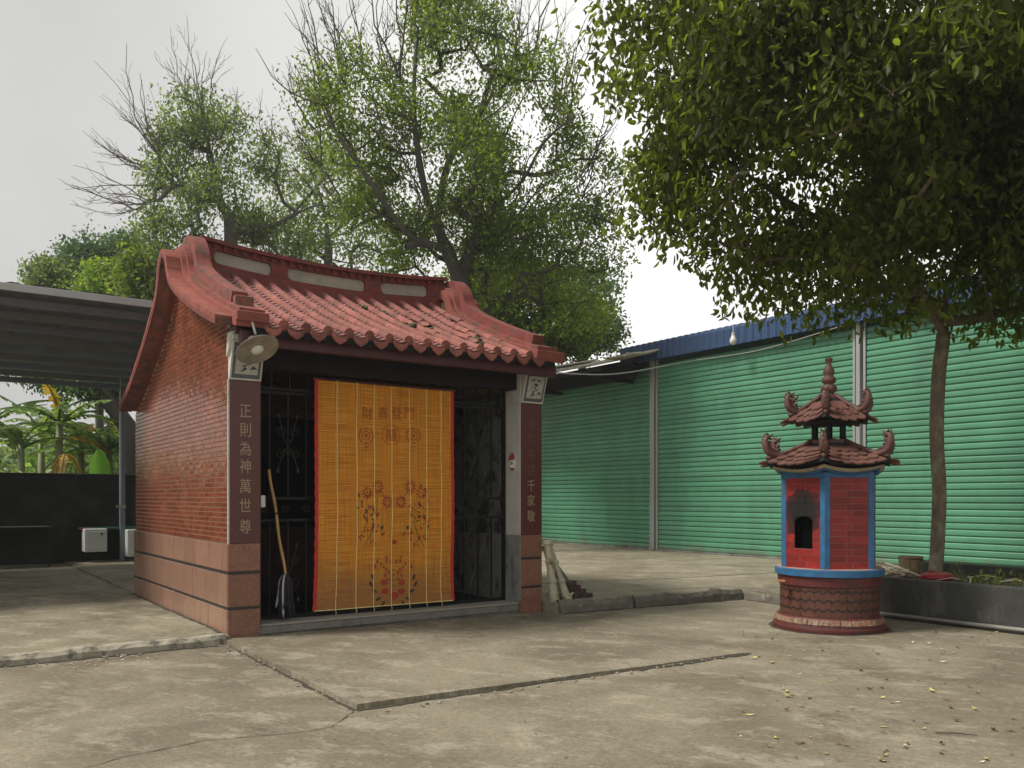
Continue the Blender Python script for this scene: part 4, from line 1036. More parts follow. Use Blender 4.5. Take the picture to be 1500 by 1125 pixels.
MT['f_soot_brick'] = soot_brick('burner_brick_with_soot', (.27, .018, .014)); MT['f_soot_mortar'] = soot_brick('burner_mortar_with_soot', (.45, .24, .19))
rr = random.Random(77)
rh = (BZ1 - BZ0) / NRW
for k in range(6):
    a, b = hexv(BR, k), hexv(BR, (k + 1) % 6)
    mid = (a + b) / 2; ux = (b - a).normalized(); nn = mid.normalized()
    F = Matrix((( ux.x, nn.x, 0, mid.x), (ux.y, nn.y, 0, mid.y), (0, 0, 1, 0), (0, 0, 0, 1)))   # local x along the face, y outward
    hwid = BR / 2 - .058
    front = (k == 5); soot = front
    op = (-.105, .115, BZ0 + 3 * rh, BZ0 + 8 * rh) if front else None
    bed = 'f_soot_brick' if front else 'f_mortar'
    m = MB(); y0, y1 = -.085, -.0085
    if op:
        m.box(-hwid, op[0], y0, y1, BZ0, BZ1, mat=F); m.box(op[1], hwid, y0, y1, BZ0, BZ1, mat=F)
        m.box(op[0], op[1], y0, y1, BZ0, op[2], mat=F); m.box(op[0], op[1], y0, y1, op[3], BZ1, mat=F)
    else: m.box(-hwid, hwid, y0, y1, BZ0, BZ1, mat=F)
    m.build('mortar_bed', 'f_soot_mortar' if front else 'f_mortar', burner)
    if op:      # sooted lining of the mouth
        for q in ((op[0], op[0] + .003, op[2], op[3]), (op[1] - .003, op[1], op[2], op[3]), (op[0], op[1], op[2], op[2] + .003), (op[0], op[1], op[3] - .003, op[3])):
            m = MB(); m.box(q[0], q[1], y0, -.011, q[2], q[3], mat=F); m.build('mouth_lining', 'f_soot', burner)
    for ri in range(NRW):
        z0, z1 = BZ0 + ri * rh + .002, BZ0 + (ri + 1) * rh - .002
        j = (-.035 if ri % 2 else .035) + rr.uniform(-.006, .006)
        spans = [(-hwid, j - .002), (j + .002, hwid)]
        if op and op[2] - .001 <= z0 <= op[3] - .01: spans = [(-hwid, op[0]), (op[1], hwid)]
        for x0, x1 in spans:
            m = MB(); d = rr.uniform(0, .0015); m.bbox(x0 + .001, x1 - .001, -.0095, -.0055 + d, z0, z1, .0012, mat=F)
            m.build('brick', 'f_soot_brick' if front else 'f_red', burner)
    if op:
        for sg, x in ((1, op[0]), (-1, op[1])):
            m = MB(); n = 6; r_ = .055
            vs2 = [(x, op[3]), (x, op[3] - r_)] + [(x + sg * (r_ * 1.6 - math.cos(q / n * math.pi / 2) * r_ * 1.6), op[3] - r_ + math.sin(q / n * math.pi / 2) * r_) for q in range(1, n)] + [(x + sg * r_ * 1.6, op[3])]
            vv = [F @ Vector((p[0], y, p[1])) for y in (-.08, -.010) for p in vs2]; L_ = len(vs2)
            m.add(vv, [tuple(range(L_)), tuple(range(2 * L_ - 1, L_ - 1, -1))] + [(i, (i + 1) % L_, (i + 1) % L_ + L_, i + L_) for i in range(L_)])
            m.build('arch_corner', 'f_soot_brick', burner)
    # post at this vertex: two slabs meeting in an arris
for k in range(6):
    p = hexv(BR, k); a, b = hexv(BR, k - 1), hexv(BR, k + 1)
    da, db = (a - p).normalized(), (b - p).normalized(); inn = -p.normalized()
    w = .056; poly = [p, p + da * w, p + da * w + inn * .06, p + inn * .11, p + db * w + inn * .06, p + db * w]
    m = MB(); m.prism([(q.x, q.y) for q in poly], BZ0, BZ1, 'z'); m.build('corner_post', 'f_blue', burner)
def hex_band(R0, z0, z1, dip, mat, name, thick=.03, R1=None, n=10, kmat=None):
    for k in range(6):
        m = MB(); a, b = hexv(R0, k), hexv(R0, k + 1); R1_ = R1 or R0; a1, b1 = hexv(R1_, k), hexv(R1_, k + 1); ai, bi = hexv(R0 - thick, k), hexv(R0 - thick, k + 1)
        vs = []
        for i in range(n + 1):
            u = i / n; d = dip * (1 - (2 * u - 1) ** 2)
            p, p1, pi = a.lerp(b, u), a1.lerp(b1, u), ai.lerp(bi, u)
            vs += [(p.x, p.y, z0 - d), (p1.x, p1.y, z1 - d), (pi.x, pi.y, z1 - d), (pi.x, pi.y, z0 - d)]
        m.add(vs, [(4 * i + q, 4 * i + (q + 1) % 4, 4 * i + 4 + (q + 1) % 4, 4 * i + 4 + q) for i in range(n) for q in range(4)] + [(0, 1, 2, 3), (4 * n + 3, 4 * n + 2, 4 * n + 1, 4 * n)])
        m.build(name, mat, burner)
hex_band(BR + .004, BZ1 + .001, BZ1 + .055, .0, 'f_blue', 'head_beam')
hex_band(BR + .03, BZ1 + .075, BZ1 + .10, .045, 'f_blue', 'cornice', R1=BR + .065, thick=.10)
hex_band(BR + .07, BZ1 + .102, BZ1 + .135, .045, 'f_cream', 'cream_cornice', R1=BR + .105, thick=.10)
m = MB(); m.prism([(hexv(BR + .0, k).x, hexv(BR + .0, k).y) for k in range(6)], BZ1 + .056, BZ1 + .13, 'z'); m.build('ceiling_slab', 'f_dark', burner)

tmm = MB()   # scalloped tile
sc = [(-.5, 0), (-.5, -.55), (-.42, -.78), (-.22, -.95), (0, -1.03), (.22, -.95), (.42, -.78), (.5, -.55), (.5, 0)]
tmm.add([(x, y, -.10 * abs(x) * 2 * .8 + .06) for x, y in sc] + [(x, y, -.10 * abs(x) * 2 * .8 - .14) for x, y in sc],
        [tuple(range(9)), tuple(range(17, 8, -1))] + [(i, i + 9, (i + 1) % 9 + 9, (i + 1) % 9) for i in range(9)])
scallop = tmm.mesh('scallop_tile', 'f_tile')
def dragon_mesh():
    m = MB()
    spine = catmull([(-.19, 0, -.014), (-.11, 0, -.004), (-.04, 0, .008), (.015, 0, .045), (.035, 0, .10), (.04, 0, .155), (.02, 0, .195)], 3)
    rs = [.019 + .017 * math.sin(min(1, i / 9) * math.pi / 1.7) - (.012 * max(0, i - 12) / 6) for i in range(len(spine))]
    m.tube(spine, rs, 8)
    for i in range(5, len(spine) - 1, 2):      # back fins
        p = spine[i]; d = (spine[i + 1] - spine[i - 1]).normalized(); nn = Vector((d.z, 0, -d.x))
        m.tube([p + nn * rs[i] * .5, p + nn * (rs[i] + .020) + d * .014], [.012, .001], 5)
    for cx, cy, cz, q in ((-.035, .014, .052, .016), (-.035, -.014, .05, .015), (-.005, .012, .088, .018), (-.01, -.014, .085, .016), (.0, .01, .128, .017), (.0, -.012, .13, .015), (-.075, .0, .034, .017), (-.11, 0, .024, .012)):
        m.tube([(cx + math.cos(a) * q, cy + .004 * math.sin(a * 2), cz + math.sin(a) * q) for a in [i * math.pi / 4 for i in range(8)]], [.010] * 7 + [.004], 5)
        m.ball((cx, cy, cz), .011, 5, 3)
    m.ball((.012, 0, .190), .027, 8, 5, sc=(1.25, .85, .9))
    m.tube([(-.0, 0, .200), (-.028, 0, .205), (-.045, 0, .228)], [.019, .013, .003], 6)      # jaws
    m.tube([(-.0, 0, .178), (-.028, 0, .168), (-.042, 0, .172)], [.014, .010, .003], 6)
    for sg in (-1, 1): m.tube([(.015, sg * .012, .21), (.03, sg * .02, .228), (.03, sg * .024, .250)], [.009, .006, .001], 5)
    for z, l in ((.15, .03), (.10, .034), (.06, .026), (.19, .03)): m.tube([(.04 - .2 * max(0, .09 - z), 0, z), (.04 + l, 0, z + .016)], [.013, .001], 5)
    return m.mesh('dragon_ornament', 'f_clay', True)
dragon = dragon_mesh()
def pagoda_roof(zE, zT, RE, RT, lift, rows, counts, dsc, thick=.03):
    def P(k, u, v):
        a, b = hexv(RE, k), hexv(RE, k + 1); c, d = hexv(RT, k), hexv(RT, k + 1)
        p = a.lerp(b, u).lerp(c.lerp(d, u), v)
        z = zE + (zT - zE) * (v ** 1.15) + lift * (abs(2 * u - 1) ** 2.2) * (1 - v) ** 1.5
        return Vector((p.x, p.y, z))
    N = 10
    for k in range(6):
        m = MB()
        for dz in (0, -thick):
            m.add([P(k, i / N, j / N) + Vector((0, 0, dz)) for j in range(N + 1) for i in range(N + 1)],
                  [(j * (N + 1) + i, j * (N + 1) + i + 1, (j + 1) * (N + 1) + i + 1, (j + 1) * (N + 1) + i) for j in range(N) for i in range(N)])
        m.add([P(k, i / N, 0) + Vector((0, 0, -q)) for q in (0, thick) for i in range(N + 1)], [(i, i + 1, i + N + 2, i + N + 1) for i in range(N)])
        m.build('roof_slope', 'f_dark', burner, fixn=False)
        for ri in range(rows):
            v = (ri + .75) / (rows + .25) * .92; n = counts[ri]
            for i in range(n):
                u = .04 + .92 * (i + .5) / n
                if ri % 2: u = min(max((i + .5) / n + .0, .06), .94)
                p = P(k, u, v); du = (P(k, min(u + .03, 1), v) - P(k, max(u - .03, 0), v)).normalized(); dv = (P(k, u, min(1, v + .04)) - P(k, u, max(0, v - .04))).normalized()
                nn = du.cross(dv).normalized(); dv2 = (dv - nn * .16 * -1).normalized(); dv2 = (dv + nn * -.12).normalized(); nn2 = du.cross(dv2).normalized()
                wd = (P(k, 1, v) - P(k, 0, v)).length / n * 1.04
                Ln = (P(k, .5, 1) - P(k, .5, 0)).length / (rows + .25) * 1.45
                mm = Matrix(((du.x, dv2.x, nn2.x, 0), (du.y, dv2.y, nn2.y, 0), (du.z, dv2.z, nn2.z, 0), (0, 0, 0, 1)))
                o = put('scallop_tile', scallop, burner, p + nn * .014, mm.to_euler(), (wd, Ln, .07))
        # hip ridge and dragon
        pts = [P(k, 0, v) + Vector((0, 0, .022)) for v in [1 - i / 8 for i in range(9)]]
        m = MB(); m.tube(pts, .024, 8); m.build('hip_ridge', 'f_clay', burner, smooth=True)
        e = P(k, 0, .05); az = math.atan2(e.y, e.x)
        put('dragon_ornament', dragon, burner, e + Vector((0, 0, .045)), (0, 0, az), (dsc, dsc * 1.15, dsc))
pagoda_roof(1.765, 2.0, .70, .20, .05, 4, (5, 5, 4, 3), 1.05)
m = MB(); m.prism([(hexv(.21, k).x, hexv(.21, k).y) for k in range(6)], 1.99, 2.035, 'z'); m.build('roof_cap', 'f_clay', burner)
for k in range(6):
    p = hexv(.165, k); m = MB(); m.tube([(p.x, p.y, 2.03), (p.x, p.y, 2.27)], .03, 8); m.build('lantern_post', 'f_dark', burner, smooth=True)
hex_band(.26, 2.20, 2.235, .01, 'f_dark', 'lantern_eave', R1=.36, thick=.2)
pagoda_roof(2.245, 2.50, .45, .085, .035, 3, (4, 4, 3), .98, .025)
m = MB(); m.lathe([(.095, 2.46), (.10, 2.50), (.06, 2.53), (.055, 2.545), (.08, 2.565), (.086, 2.595), (.078, 2.62), (.05, 2.64), (.05, 2.65), (.072, 2.665), (.077, 2.69), (.068, 2.715), (.045, 2.73),
                   (.056, 2.755), (.06, 2.78), (.052, 2.81), (.038, 2.835), (.028, 2.855), (.026, 2.875), (.036, 2.90), (.042, 2.91), (.038, 2.93), (.0, 2.932)], 20)
m.build('gourd_finial', 'f_clay', burner, smooth=True)
m = MB(); m.box(-.66, -.55, -.24, -.18, .515, .53); m.build('ledge_stick', 'bamboo', burner)

# ================================================================== GREEN WAREHOUSE
SX = 12.3; Z0, Z1 = .13, 4.72
ware = empty('warehouse', W(SX, 1, 0), TH, label='long warehouse front with green roller shutters under a blue roof edge', cat='warehouse')
def wl(t): return t - 1                       # local y of a place t
# slat cross-section: shallow curve with a dark recessed lap
def slat_mesh(ln):
    m = MB(); h = .115
    prof = [(0, 0), (-.006, .004), (-.016, .016), (-.018, .05), (-.016, .088), (-.008, .100), (.006, .103), (.006, .113), (0, h)]
    m.prism([(p[0], p[1]) for p in prof] + [(.02, h), (.02, 0)], 0, ln, 'y')
    # the outline lies in x/z
    return m
def shutter(t0, t1, label=None):
    sh = empty('roller_shutter', (0, wl(t0), Z0), parent=ware)
    ln = t1 - t0; h = .115; prof = [(0, 0), (-.007, .003), (-.017, .014), (-.020, .05), (-.017, .086), (-.008, .098), (.008, .100), (.008, .113), (0, .115), (.02, .115), (.02, 0)]
    m = MB(); n = len(prof)
    vs = [(p[0], y, p[1]) for y in (0, ln) for p in prof]
    m.add(vs, [tuple(range(n)), tuple(range(2 * n - 1, n - 1, -1))] + [(i, (i + 1) % n, (i + 1) % n + n, i + n) for i in range(n)])
    me = m.mesh('slat', 'green')
    nrow = 39
    for i in range(nrow):
        bad = r.random() < .12; put('slat', me, sh, (r.uniform(-.0015, .0015) - (.006 if bad else 0), 0, .045 + i * h + .0005), (0, rad(r.uniform(-1.4, 1.4) * (3 if bad else 1)), 0))
    m = MB(); m.box(-.02, .03, 0, ln, 0, .044); m.build('bottom_bar', 'steel', sh)
    m = MB(); m.box(.03, .04, 0, ln, .05, 4.6); m.build('slat_backing', 'green_gap', sh)
poles = [12.1, 6.61, 1.09, -4.43, -9.95]
for i in range(4):
    shutter(poles[i + 1] + .14, poles[i] - .14)
for t in poles:
    pw = empty('guide_post', (0, wl(t), Z0), parent=ware)
    for d in (-.135, .085):
        m = MB(); m.bbox(-.05, .03, d, d + .05, 0, 4.66, .004); m.build('guide_rail', 'steel', pw)
    m = MB(); m.bbox(-.09, .03, -.045, .045, 0, 4.66, .008); m.build('post', 'steel', pw)
    m = MB(); m.bbox(-.14, .04, -.09, .09, 0, .06, .006); m.build('post_foot', 'steel', pw)
    for z in (.6, 2.9): m = MB(); m.bbox(-.10, -.05, -.05, .05, z, z + .05, .004); m.build('post_clamp', 'steel', pw)
m = MB(); m.box(-.02, 9, wl(-13), wl(12.3), 4.70, 4.9); m.build('head_beam', 'green_gap', ware)
m = MB(); m.box(.2, 9, wl(-13), wl(-12.8), .1, 4.7); m.box(.2, 9, wl(12.1), wl(12.3), .1, 4.7); m.build('end_wall', 'dark_wall', ware)
# corrugated blue roof edge
m = MB(); yy = wl(7.6); n = int((yy - wl(-13)) / .05); vs = []
for i in range(n + 1):
    y = yy - i * .05; w = .018 * (1 if i % 4 in (0, 1) else -1)
    vs += [(-.26 + w, y, 4.74), (-.26 + w, y, 5.10), (-.24 + w, y, 5.165 + (.02 if w > 0 else 0)), (1.2, y, 5.28 + w), (9.0, y, 5.9 + w)]
m.add(vs, [(5 * i + k, 5 * i + k + 1, 5 * i + k + 6, 5 * i + k + 5) for i in range(n) for k in range(4)])
m.build('roof_sheet', 'blue_roof', ware, fixn=False)
m = MB(); m.box(-.235, .0, wl(-13), yy, 4.76, 4.80); m.build('eave_soffit', 'blue_roof', ware)
# old lean-to roof over the far bay
lean = empty('lean_to_roof', W(10.7, 9, 4.5), TH, label='old sagging cement sheet lean-to roof at the far end of the green shutters', cat='roof')
for k, (t0, t1, s0, s1, za, zb_, tw_) in enumerate(((6.9, 8.9, 10.35, 12.25, 4.52, 4.98, .03), (8.6, 10.9, 10.2, 12.2, 4.62, 5.06, -.05), (10.7, 13.2, 10.3, 12.2, 4.66, 5.12, .04), (6.2, 7.2, 11.2, 12.26, 4.80, 5.02, .0))):
    m = MB(); n = 24; vs = []
    for i in range(n + 1):
        y = t0 + (t1 - t0) * i / n; w = .022 * math.sin(i * 1.6); q = tw_ * i / n
        for (x, z) in ((s0 + .06 * math.sin(i * 2.3), za), (s0 + .4, za + (zb_ - za) * .2), (s1, zb_)):
            vs.append((x - 10.7, y - 9, z + w + q - 4.5))
        for (x, z) in ((s1, zb_), (s0 + .4, za + (zb_ - za) * .2), (s0 + .06 * math.sin(i * 2.3), za)):
            vs.append((x - 10.7, y - 9, z + w + q - 4.5 - .03))
    m.add(vs, [(6 * i + a, 6 * i + (a + 1) % 6, 6 * i + 6 + (a + 1) % 6, 6 * i + 6 + a) for i in range(n) for a in range(6)] + [(0, 1, 2, 3, 4, 5), tuple(6 * n + q for q in range(5, -1, -1))])
    m.build('roof_sheet', 'beige_sheet', lean)
for s in (10.5, 11.4):
    m = MB(); m.box(s - 10.7, s - 10.62, -2.4, 4, -.12 + (s - 10.5) * .24, -.04 + (s - 10.5) * .24); m.build('purlin', 'black_wood', lean)
for t in (7.3, 10.2, 13.0):
    m = MB(); m.box(.1, 1.55, t - 9, t - 8.92, -.22, -.13); m.build('rafter', 'black_wood', lean)
m = MB(); m.box(1.15, 1.2, -2.2, 4, -.16, .2); m.build('shade_board', 'black_wood', lean)  # black board added as the band of shade under the lean-to eave
# white cable and hanging bulb
p0, p1, p2 = W(3.95, -.1, 2.95), at(1010, 529, 18.5), at(1232, 478, 15.2)
pts = catmull([p0, p0.lerp(p1, .35) + Vector((0, 0, -.10)), p1, p1.lerp(p2, .5) + Vector((0, 0, -.10)), p2], 8)
m = MB(); m.tube(pts, .010, 5); tag(m.build('cable', 'pipe'), label='white cable sagging from the shrine eave across to the warehouse', cat='cable')
bl = empty('hanging_bulb', at(1074, 497, 18.2), 0, label='white bulb hanging under the blue roof edge of the warehouse', cat='bulb')
m = MB(); m.lathe([(.0, -.12), (.05, -.105), (.075, -.05), (.07, .0), (.045, .05), (.035, .08)], 14); m.build('glass', 'bulb', bl, smooth=True)
m = MB(); m.lathe([(.037, .081), (.037, .14), (.0, .15)], 10); m.tube([(0, 0, .14), (0, 0, .30)], .008, 5); m.build('socket', 'cable', bl)

# ================================================================== LEFT OPEN SHED
shed = empty('open_shed', W(-2.5, 7.6, .075), TH, label='open shed with grey corrugated roof sheltering a dark low wall', cat='shed')
def sl(s, t, z): return (s + 2.5, t - 7.6, z - .075)
T0, T1 = 4.25, 11.0
m = MB(); n = 160; vs = []
for i in range(n + 1):
    s = 2.3 - i * .095; w = .016 * math.sin(i * 2.1)
    vs += [sl(s, T0 - .06, 4.16 + w), sl(s, T1, 3.82 + w)]
m.add(vs, [(2 * i, 2 * i + 1, 2 * i + 3, 2 * i + 2) for i in range(n)]); m.build('roof_sheet', 'shed_metal', shed, fixn=False)
m = MB(); a = sl(2.32, T0 - .07, 4.055); b = sl(-13, T0 - .05, 4.15); m.bbox(b[0], a[0], a[1], a[1] + .03, a[2], b[2], .004); m.build('gutter_board', 'shed_light', shed)
for i in range(9):
    t = T0 + .5 + i * .76; z = 4.08 - .038 * i
    a, b = sl(-13, t, z - .10), sl(2.28, t + .09, z); m = MB(); m.box(a[0], b[0], a[1], b[1], a[2], b[2]); m.build('purlin', 'shed_mid' if i % 2 else 'shed_metal', shed)
for s in (2.0, -4.5, -9.5):
    a, b = sl(s, T0, 3.88), sl(s + .08, T1 - .05, 4.0); m = MB(); m.box(a[0], b[0], a[1], b[1], a[2] - .25, b[2] - .28); m.build('rafter', 'shed_metal', shed)
for s, t in ((s_at(179, T1 - .25), T1 - .25), (-7.5, T1 - .25), (-8.2, T0 + .2)):
    m = MB(); p = sl(s, t, .08); m.bbox(p[0] - .05, p[0] + .05, p[1] - .05, p[1] + .05, 0, 3.62, .008); m.build('post', 'shed_metal', shed)
dwall = empty('low_wall', W(-6, 11.2, .075), TH, label='dark low wall closing the back of the open shed', cat='wall')
m = MB(); m.bbox(-8, 8.6, -.01, .14, 0, 1.80, .01); m.build('wall_body', 'dark_wall', dwall)
m = MB(); m.bbox(-8, 8.62, -.04, .17, 1.801, 1.84, .01); m.build('wall_coping', 'dark_wall', dwall)
def on_wall(px, py0, py1, px1, t):  # extents on a plane t
    s0, s1 = s_at(px, t), s_at(px1, t); return s0, s1, z_at(px, py1, t), z_at(px, py0, t)
def wall_box(name, px0, py0, px1, py1, t, depth, label, cat, mat):
    s0, s1, z0, z1 = on_wall(px0, py0, py1, px1, t); z0 = max(z0, .076)
    o = empty(name, W((s0 + s1) / 2, t, z0), TH, label=label, cat=cat); hw_ = (s1 - s0) / 2; h = z1 - z0
    m = MB(); m.bbox(-hw_, hw_, 0, depth, 0, h, .012); m.build('cabinet_body', mat, o)
    m = MB(); m.bbox(-hw_ + .04, hw_ - .04, -.018, -.001, .05, h - .05, .006); m.build('door', mat, o)
    m = MB(); m.bbox(hw_ - .12, hw_ - .09, -.04, -.019, h * .72, h * .82, .003); m.build('handle', 'iron', o)
    return o
wall_box('white_cabinet', 124, 775, 157, 809, 10.5, .45, 'square white cabinet standing before the dark shed wall', 'cabinet', 'white_box')
wall_box('white_cabinet', 187, 776, 206, 816, 10.4, .45, 'white cabinet half hidden behind the corner of the shrine', 'cabinet', 'white_box')
s0, s1 = s_at(118, 10.75), s_at(205, 10.75)
shf = empty('shelf', W(s0, 10.75, z_at(150, 776, 10.75)), TH, label='narrow green shelf board along the dark wall above the white cabinet', cat='shelf')
m = MB(); m.bbox(0, s1 - s0, 0, .38, 0, .05, .005); m.build('board', M('dark_green_board', (.03, .10, .05), .6, .2, 5, .1), shf)
m = MB(); m.bbox(-.001, .12, -.002, .0, .0, .05, .0005); m.build('red_end', 'red_plastic', shf)
for q in (.03, s1 - s0 - .08): m = MB(); m.box(q, q + .05, .1, .15, -1.0, -.002); m.build('bracket_leg', 'iron', shf)
# dark table frame at the far left
s0, s1 = s_at(-60, 10.2), s_at(76, 10.2); zt = z_at(40, 772, 10.2)
tb = empty('work_table', W(s0, 10.2, .075), TH, label='dark steel work table against the shed wall at the far left', cat='table')
m = MB(); m.bbox(0, s1 - s0, 0, .8, zt - .11, zt - .075, .004); m.build('table_top', 'dark_wall', tb)
for q in (.02, s1 - s0 - .06):
    for y in (.02, .74): m = MB(); m.box(q, q + .04, y, y + .04, 0, zt - .111); m.build('leg', 'dark_wall', tb)
# pull switch hanging on its cord
pp = W(s_at(177, 9.6), 9.6, z_at(177, 742, 9.6))
sw = empty('hanging_switch', pp, TH, label='beige switch plate hanging on a thin cord inside the shed', cat='switch')
m = MB(); m.bbox(-.09, .09, -.02, .02, -.03, .03, .006); m.build('plate', 'beige_sheet', sw)
m = MB(); m.tube([(0, 0, .03), (.005, 0, 1.2), (-.01, 0, 2.5)], .007, 5); m.build('cord', 'cable', sw)

# ================================================================== PLANTER
PT = (-16.0, -2.0)
pl = empty('planter', W(6.85, -2.0, 0), TH, label='long dark stained concrete planter holding the big tree', cat='planter')
def pbox(name, s0, s1, t0, t1, z0, z1, mat='planter'):
    m = MB(); m.bbox(s0 - 6.85, s1 - 6.85, t0 + 2, t1 + 2, z0, z1, .012); return m.build(name, mat, pl)
pbox('front_wall', 6.85, 7.0, PT[0], PT[1], -.01, .47); pbox('end_wall', 7.001, 8.6, -2.15, -2.0, -.01, .465)
pbox('back_wall', 8.45, 8.6, PT[0], -2.151, -.01, .56)
m = MB(); n = 14; ns = 90; vs = []
for j in range(ns + 1):
    for i in range(n + 1):
        s = 7.001 + (8.449 - 7.001) * i / n; t = -2.151 - 13.5 * j / ns
        vs.append((s - 6.85, t + 2, .415 + .05 * noise.noise(Vector((s * 2.2, t * 2.2, 0))) + (.02 if 0 < i < n else -.02)))
m.add(vs, [(j * (n + 1) + i, j * (n + 1) + i + 1, (j + 1) * (n + 1) + i + 1, (j + 1) * (n + 1) + i) for j in range(ns) for i in range(n)])
tag(m.build('soil', 'soil', pl, smooth=True, fixn=False), kind='stuff')
m = MB(); m.tube([W(6.79, -2.2, .045), W(6.79, -5, .05), W(6.78, -9, .045)], .022, 8); tag(m.build('water_pipe', 'pipe', smooth=True), label='thin grey water pipe lying along the foot of the planter', cat='pipe')
# bucket, red bag, hose pile
bkt = empty('bucket', W(7.55, -2.63, .43), TH, label='rusty old bucket standing in the planter beside the tree trunk', cat='bucket')
m = MB(); m.lathe([(.10, 0), (.12, .01), (.128, .10), (.134, .10), (.134, .12), (.13, .12), (.142, .24), (.148, .245), (.146, .255), (.136, .25), (.115, .03), (.0, .03)], 20); smooth_by_angle(m.build('bucket_body', 'bucket', bkt), 25)
m = MB(); m.tube([(-.145, 0, .22), (-.1, -.12, .23), (0, -.155, .22), (.1, -.12, .2), (.145, 0, .22)], .004, 5); m.build('handle', 'iron', bkt)
m = MB(); rr = random.Random(5); vs = []; n = 14; k = 9
for j in range(k):
    for i in range(n):
        a = 2 * math.pi * i / n; q = math.sin(math.pi * (j + .5) / k) * .2; zz = .14 * (1 - math.cos(math.pi * j / (k - 1))) / 2
        f = 1 + .28 * noise.noise(Vector((math.cos(a) * 2, math.sin(a) * 2, j * .5)))
        vs.append((math.cos(a) * q * f * 1.25, math.sin(a) * q * f * .8, zz + .03 * noise.noise(Vector((a * 2, j, 1)))))
m.add(vs, [(j * n + i, j * n + (i + 1) % n, (j + 1) * n + (i + 1) % n, (j + 1) * n + i) for j in range(k - 1) for i in range(n)] + [tuple(range(n)), tuple(range((k - 1) * n, k * n))])
tag(m.build('plastic_bag', 'red_plastic', None, W(7.3, -3.08, .40), (0, 0, TH), smooth=True), label='crumpled dark red plastic bag on the planter edge by the trunk', cat='bag')
m = MB()
for i, (cs, ct, rx, ry, z) in enumerate(((7.16, -2.60, .13, .20, .46), (7.22, -2.62, .10, .16, .49), (7.12, -2.70, .12, .12, .50), (7.25, -2.5, .14, .12, .47))):
    pts = []
    for q in range(30):
        a = q / 29 * 2 * math.pi * 1.35 + i; pts.append(W(cs + math.cos(a) * rx, ct + math.sin(a) * ry, z + .03 * math.sin(a * 1.5 + i) + .0015 * q))
    m.tube(pts, .014, 6)
m.tube([W(7.3, -2.45, .60), W(7.2, -2.7, .56), W(7.1, -3.0, .49)], .013, 6); m.tube([W(7.2, -2.3, .52), W(7.1, -2.55, .54), W(7.05, -2.8, .49)], .012, 6)
tag(m.build('hose_coil', 'rope', smooth=True), label='loose coil of pale hose lying on the end of the planter', cat='hose')

# ================================================================== TREES
def leaves(centers, size, rng, droop=.5, aspect=.42, near=False, spread=None):
    n = len(centers); c = np.asarray(centers, dtype=np.float64)
    d = rng.normal(size=(n, 3)); d[:, 2] -= droop * 1.6; d /= np.linalg.norm(d, axis=1)[:, None]
    s = rng.normal(size=(n, 3)); s -= (s * d).sum(1)[:, None] * d; s /= np.linalg.norm(s, axis=1)[:, None]
    nn = np.cross(d, s); L_ = (size * rng.uniform(.6, 1.25, n))[:, None]; w = L_ * aspect * .5
    if near:
        pts = [c, c + d * L_ * .28 + s * w * .9 + nn * w * .35, c + d * L_ * .66 + s * w * .8 + nn * w * .25, c + d * L_ - nn * w * .5,
               c + d * L_ * .66 - s * w * .8 + nn * w * .25, c + d * L_ * .28 - s * w * .9 + nn * w * .35]
        F = np.array([[0, 1, 2, 3], [0, 3, 4, 5]])
    else:
        pts = [c, c + d * L_ * .45 + s * w + nn * w * .3, c + d * L_, c + d * L_ * .45 - s * w + nn * w * .3]
        F = np.array([[0, 1, 2, 3]])
    k = len(pts); v = np.stack(pts, 1).reshape(-1, 3)
    f = (np.arange(n)[:, None, None] * k + F[None]).reshape(-1, 4)
    return v, f
def quad_mesh(name, v, f, mat, smooth=False):
    me = bpy.data.meshes.new(name); me.vertices.add(len(v)); me.vertices.foreach_set('co', v.astype(np.float32).ravel())
    me.loops.add(f.size); me.loops.foreach_set('vertex_index', f.astype(np.int32).ravel())
    me.polygons.add(len(f)); me.polygons.foreach_set('loop_start', np.arange(0, f.size, 4, dtype=np.int32))
    me.materials.append(MT[mat]); me.update(calc_edges=True); me.validate(); return me
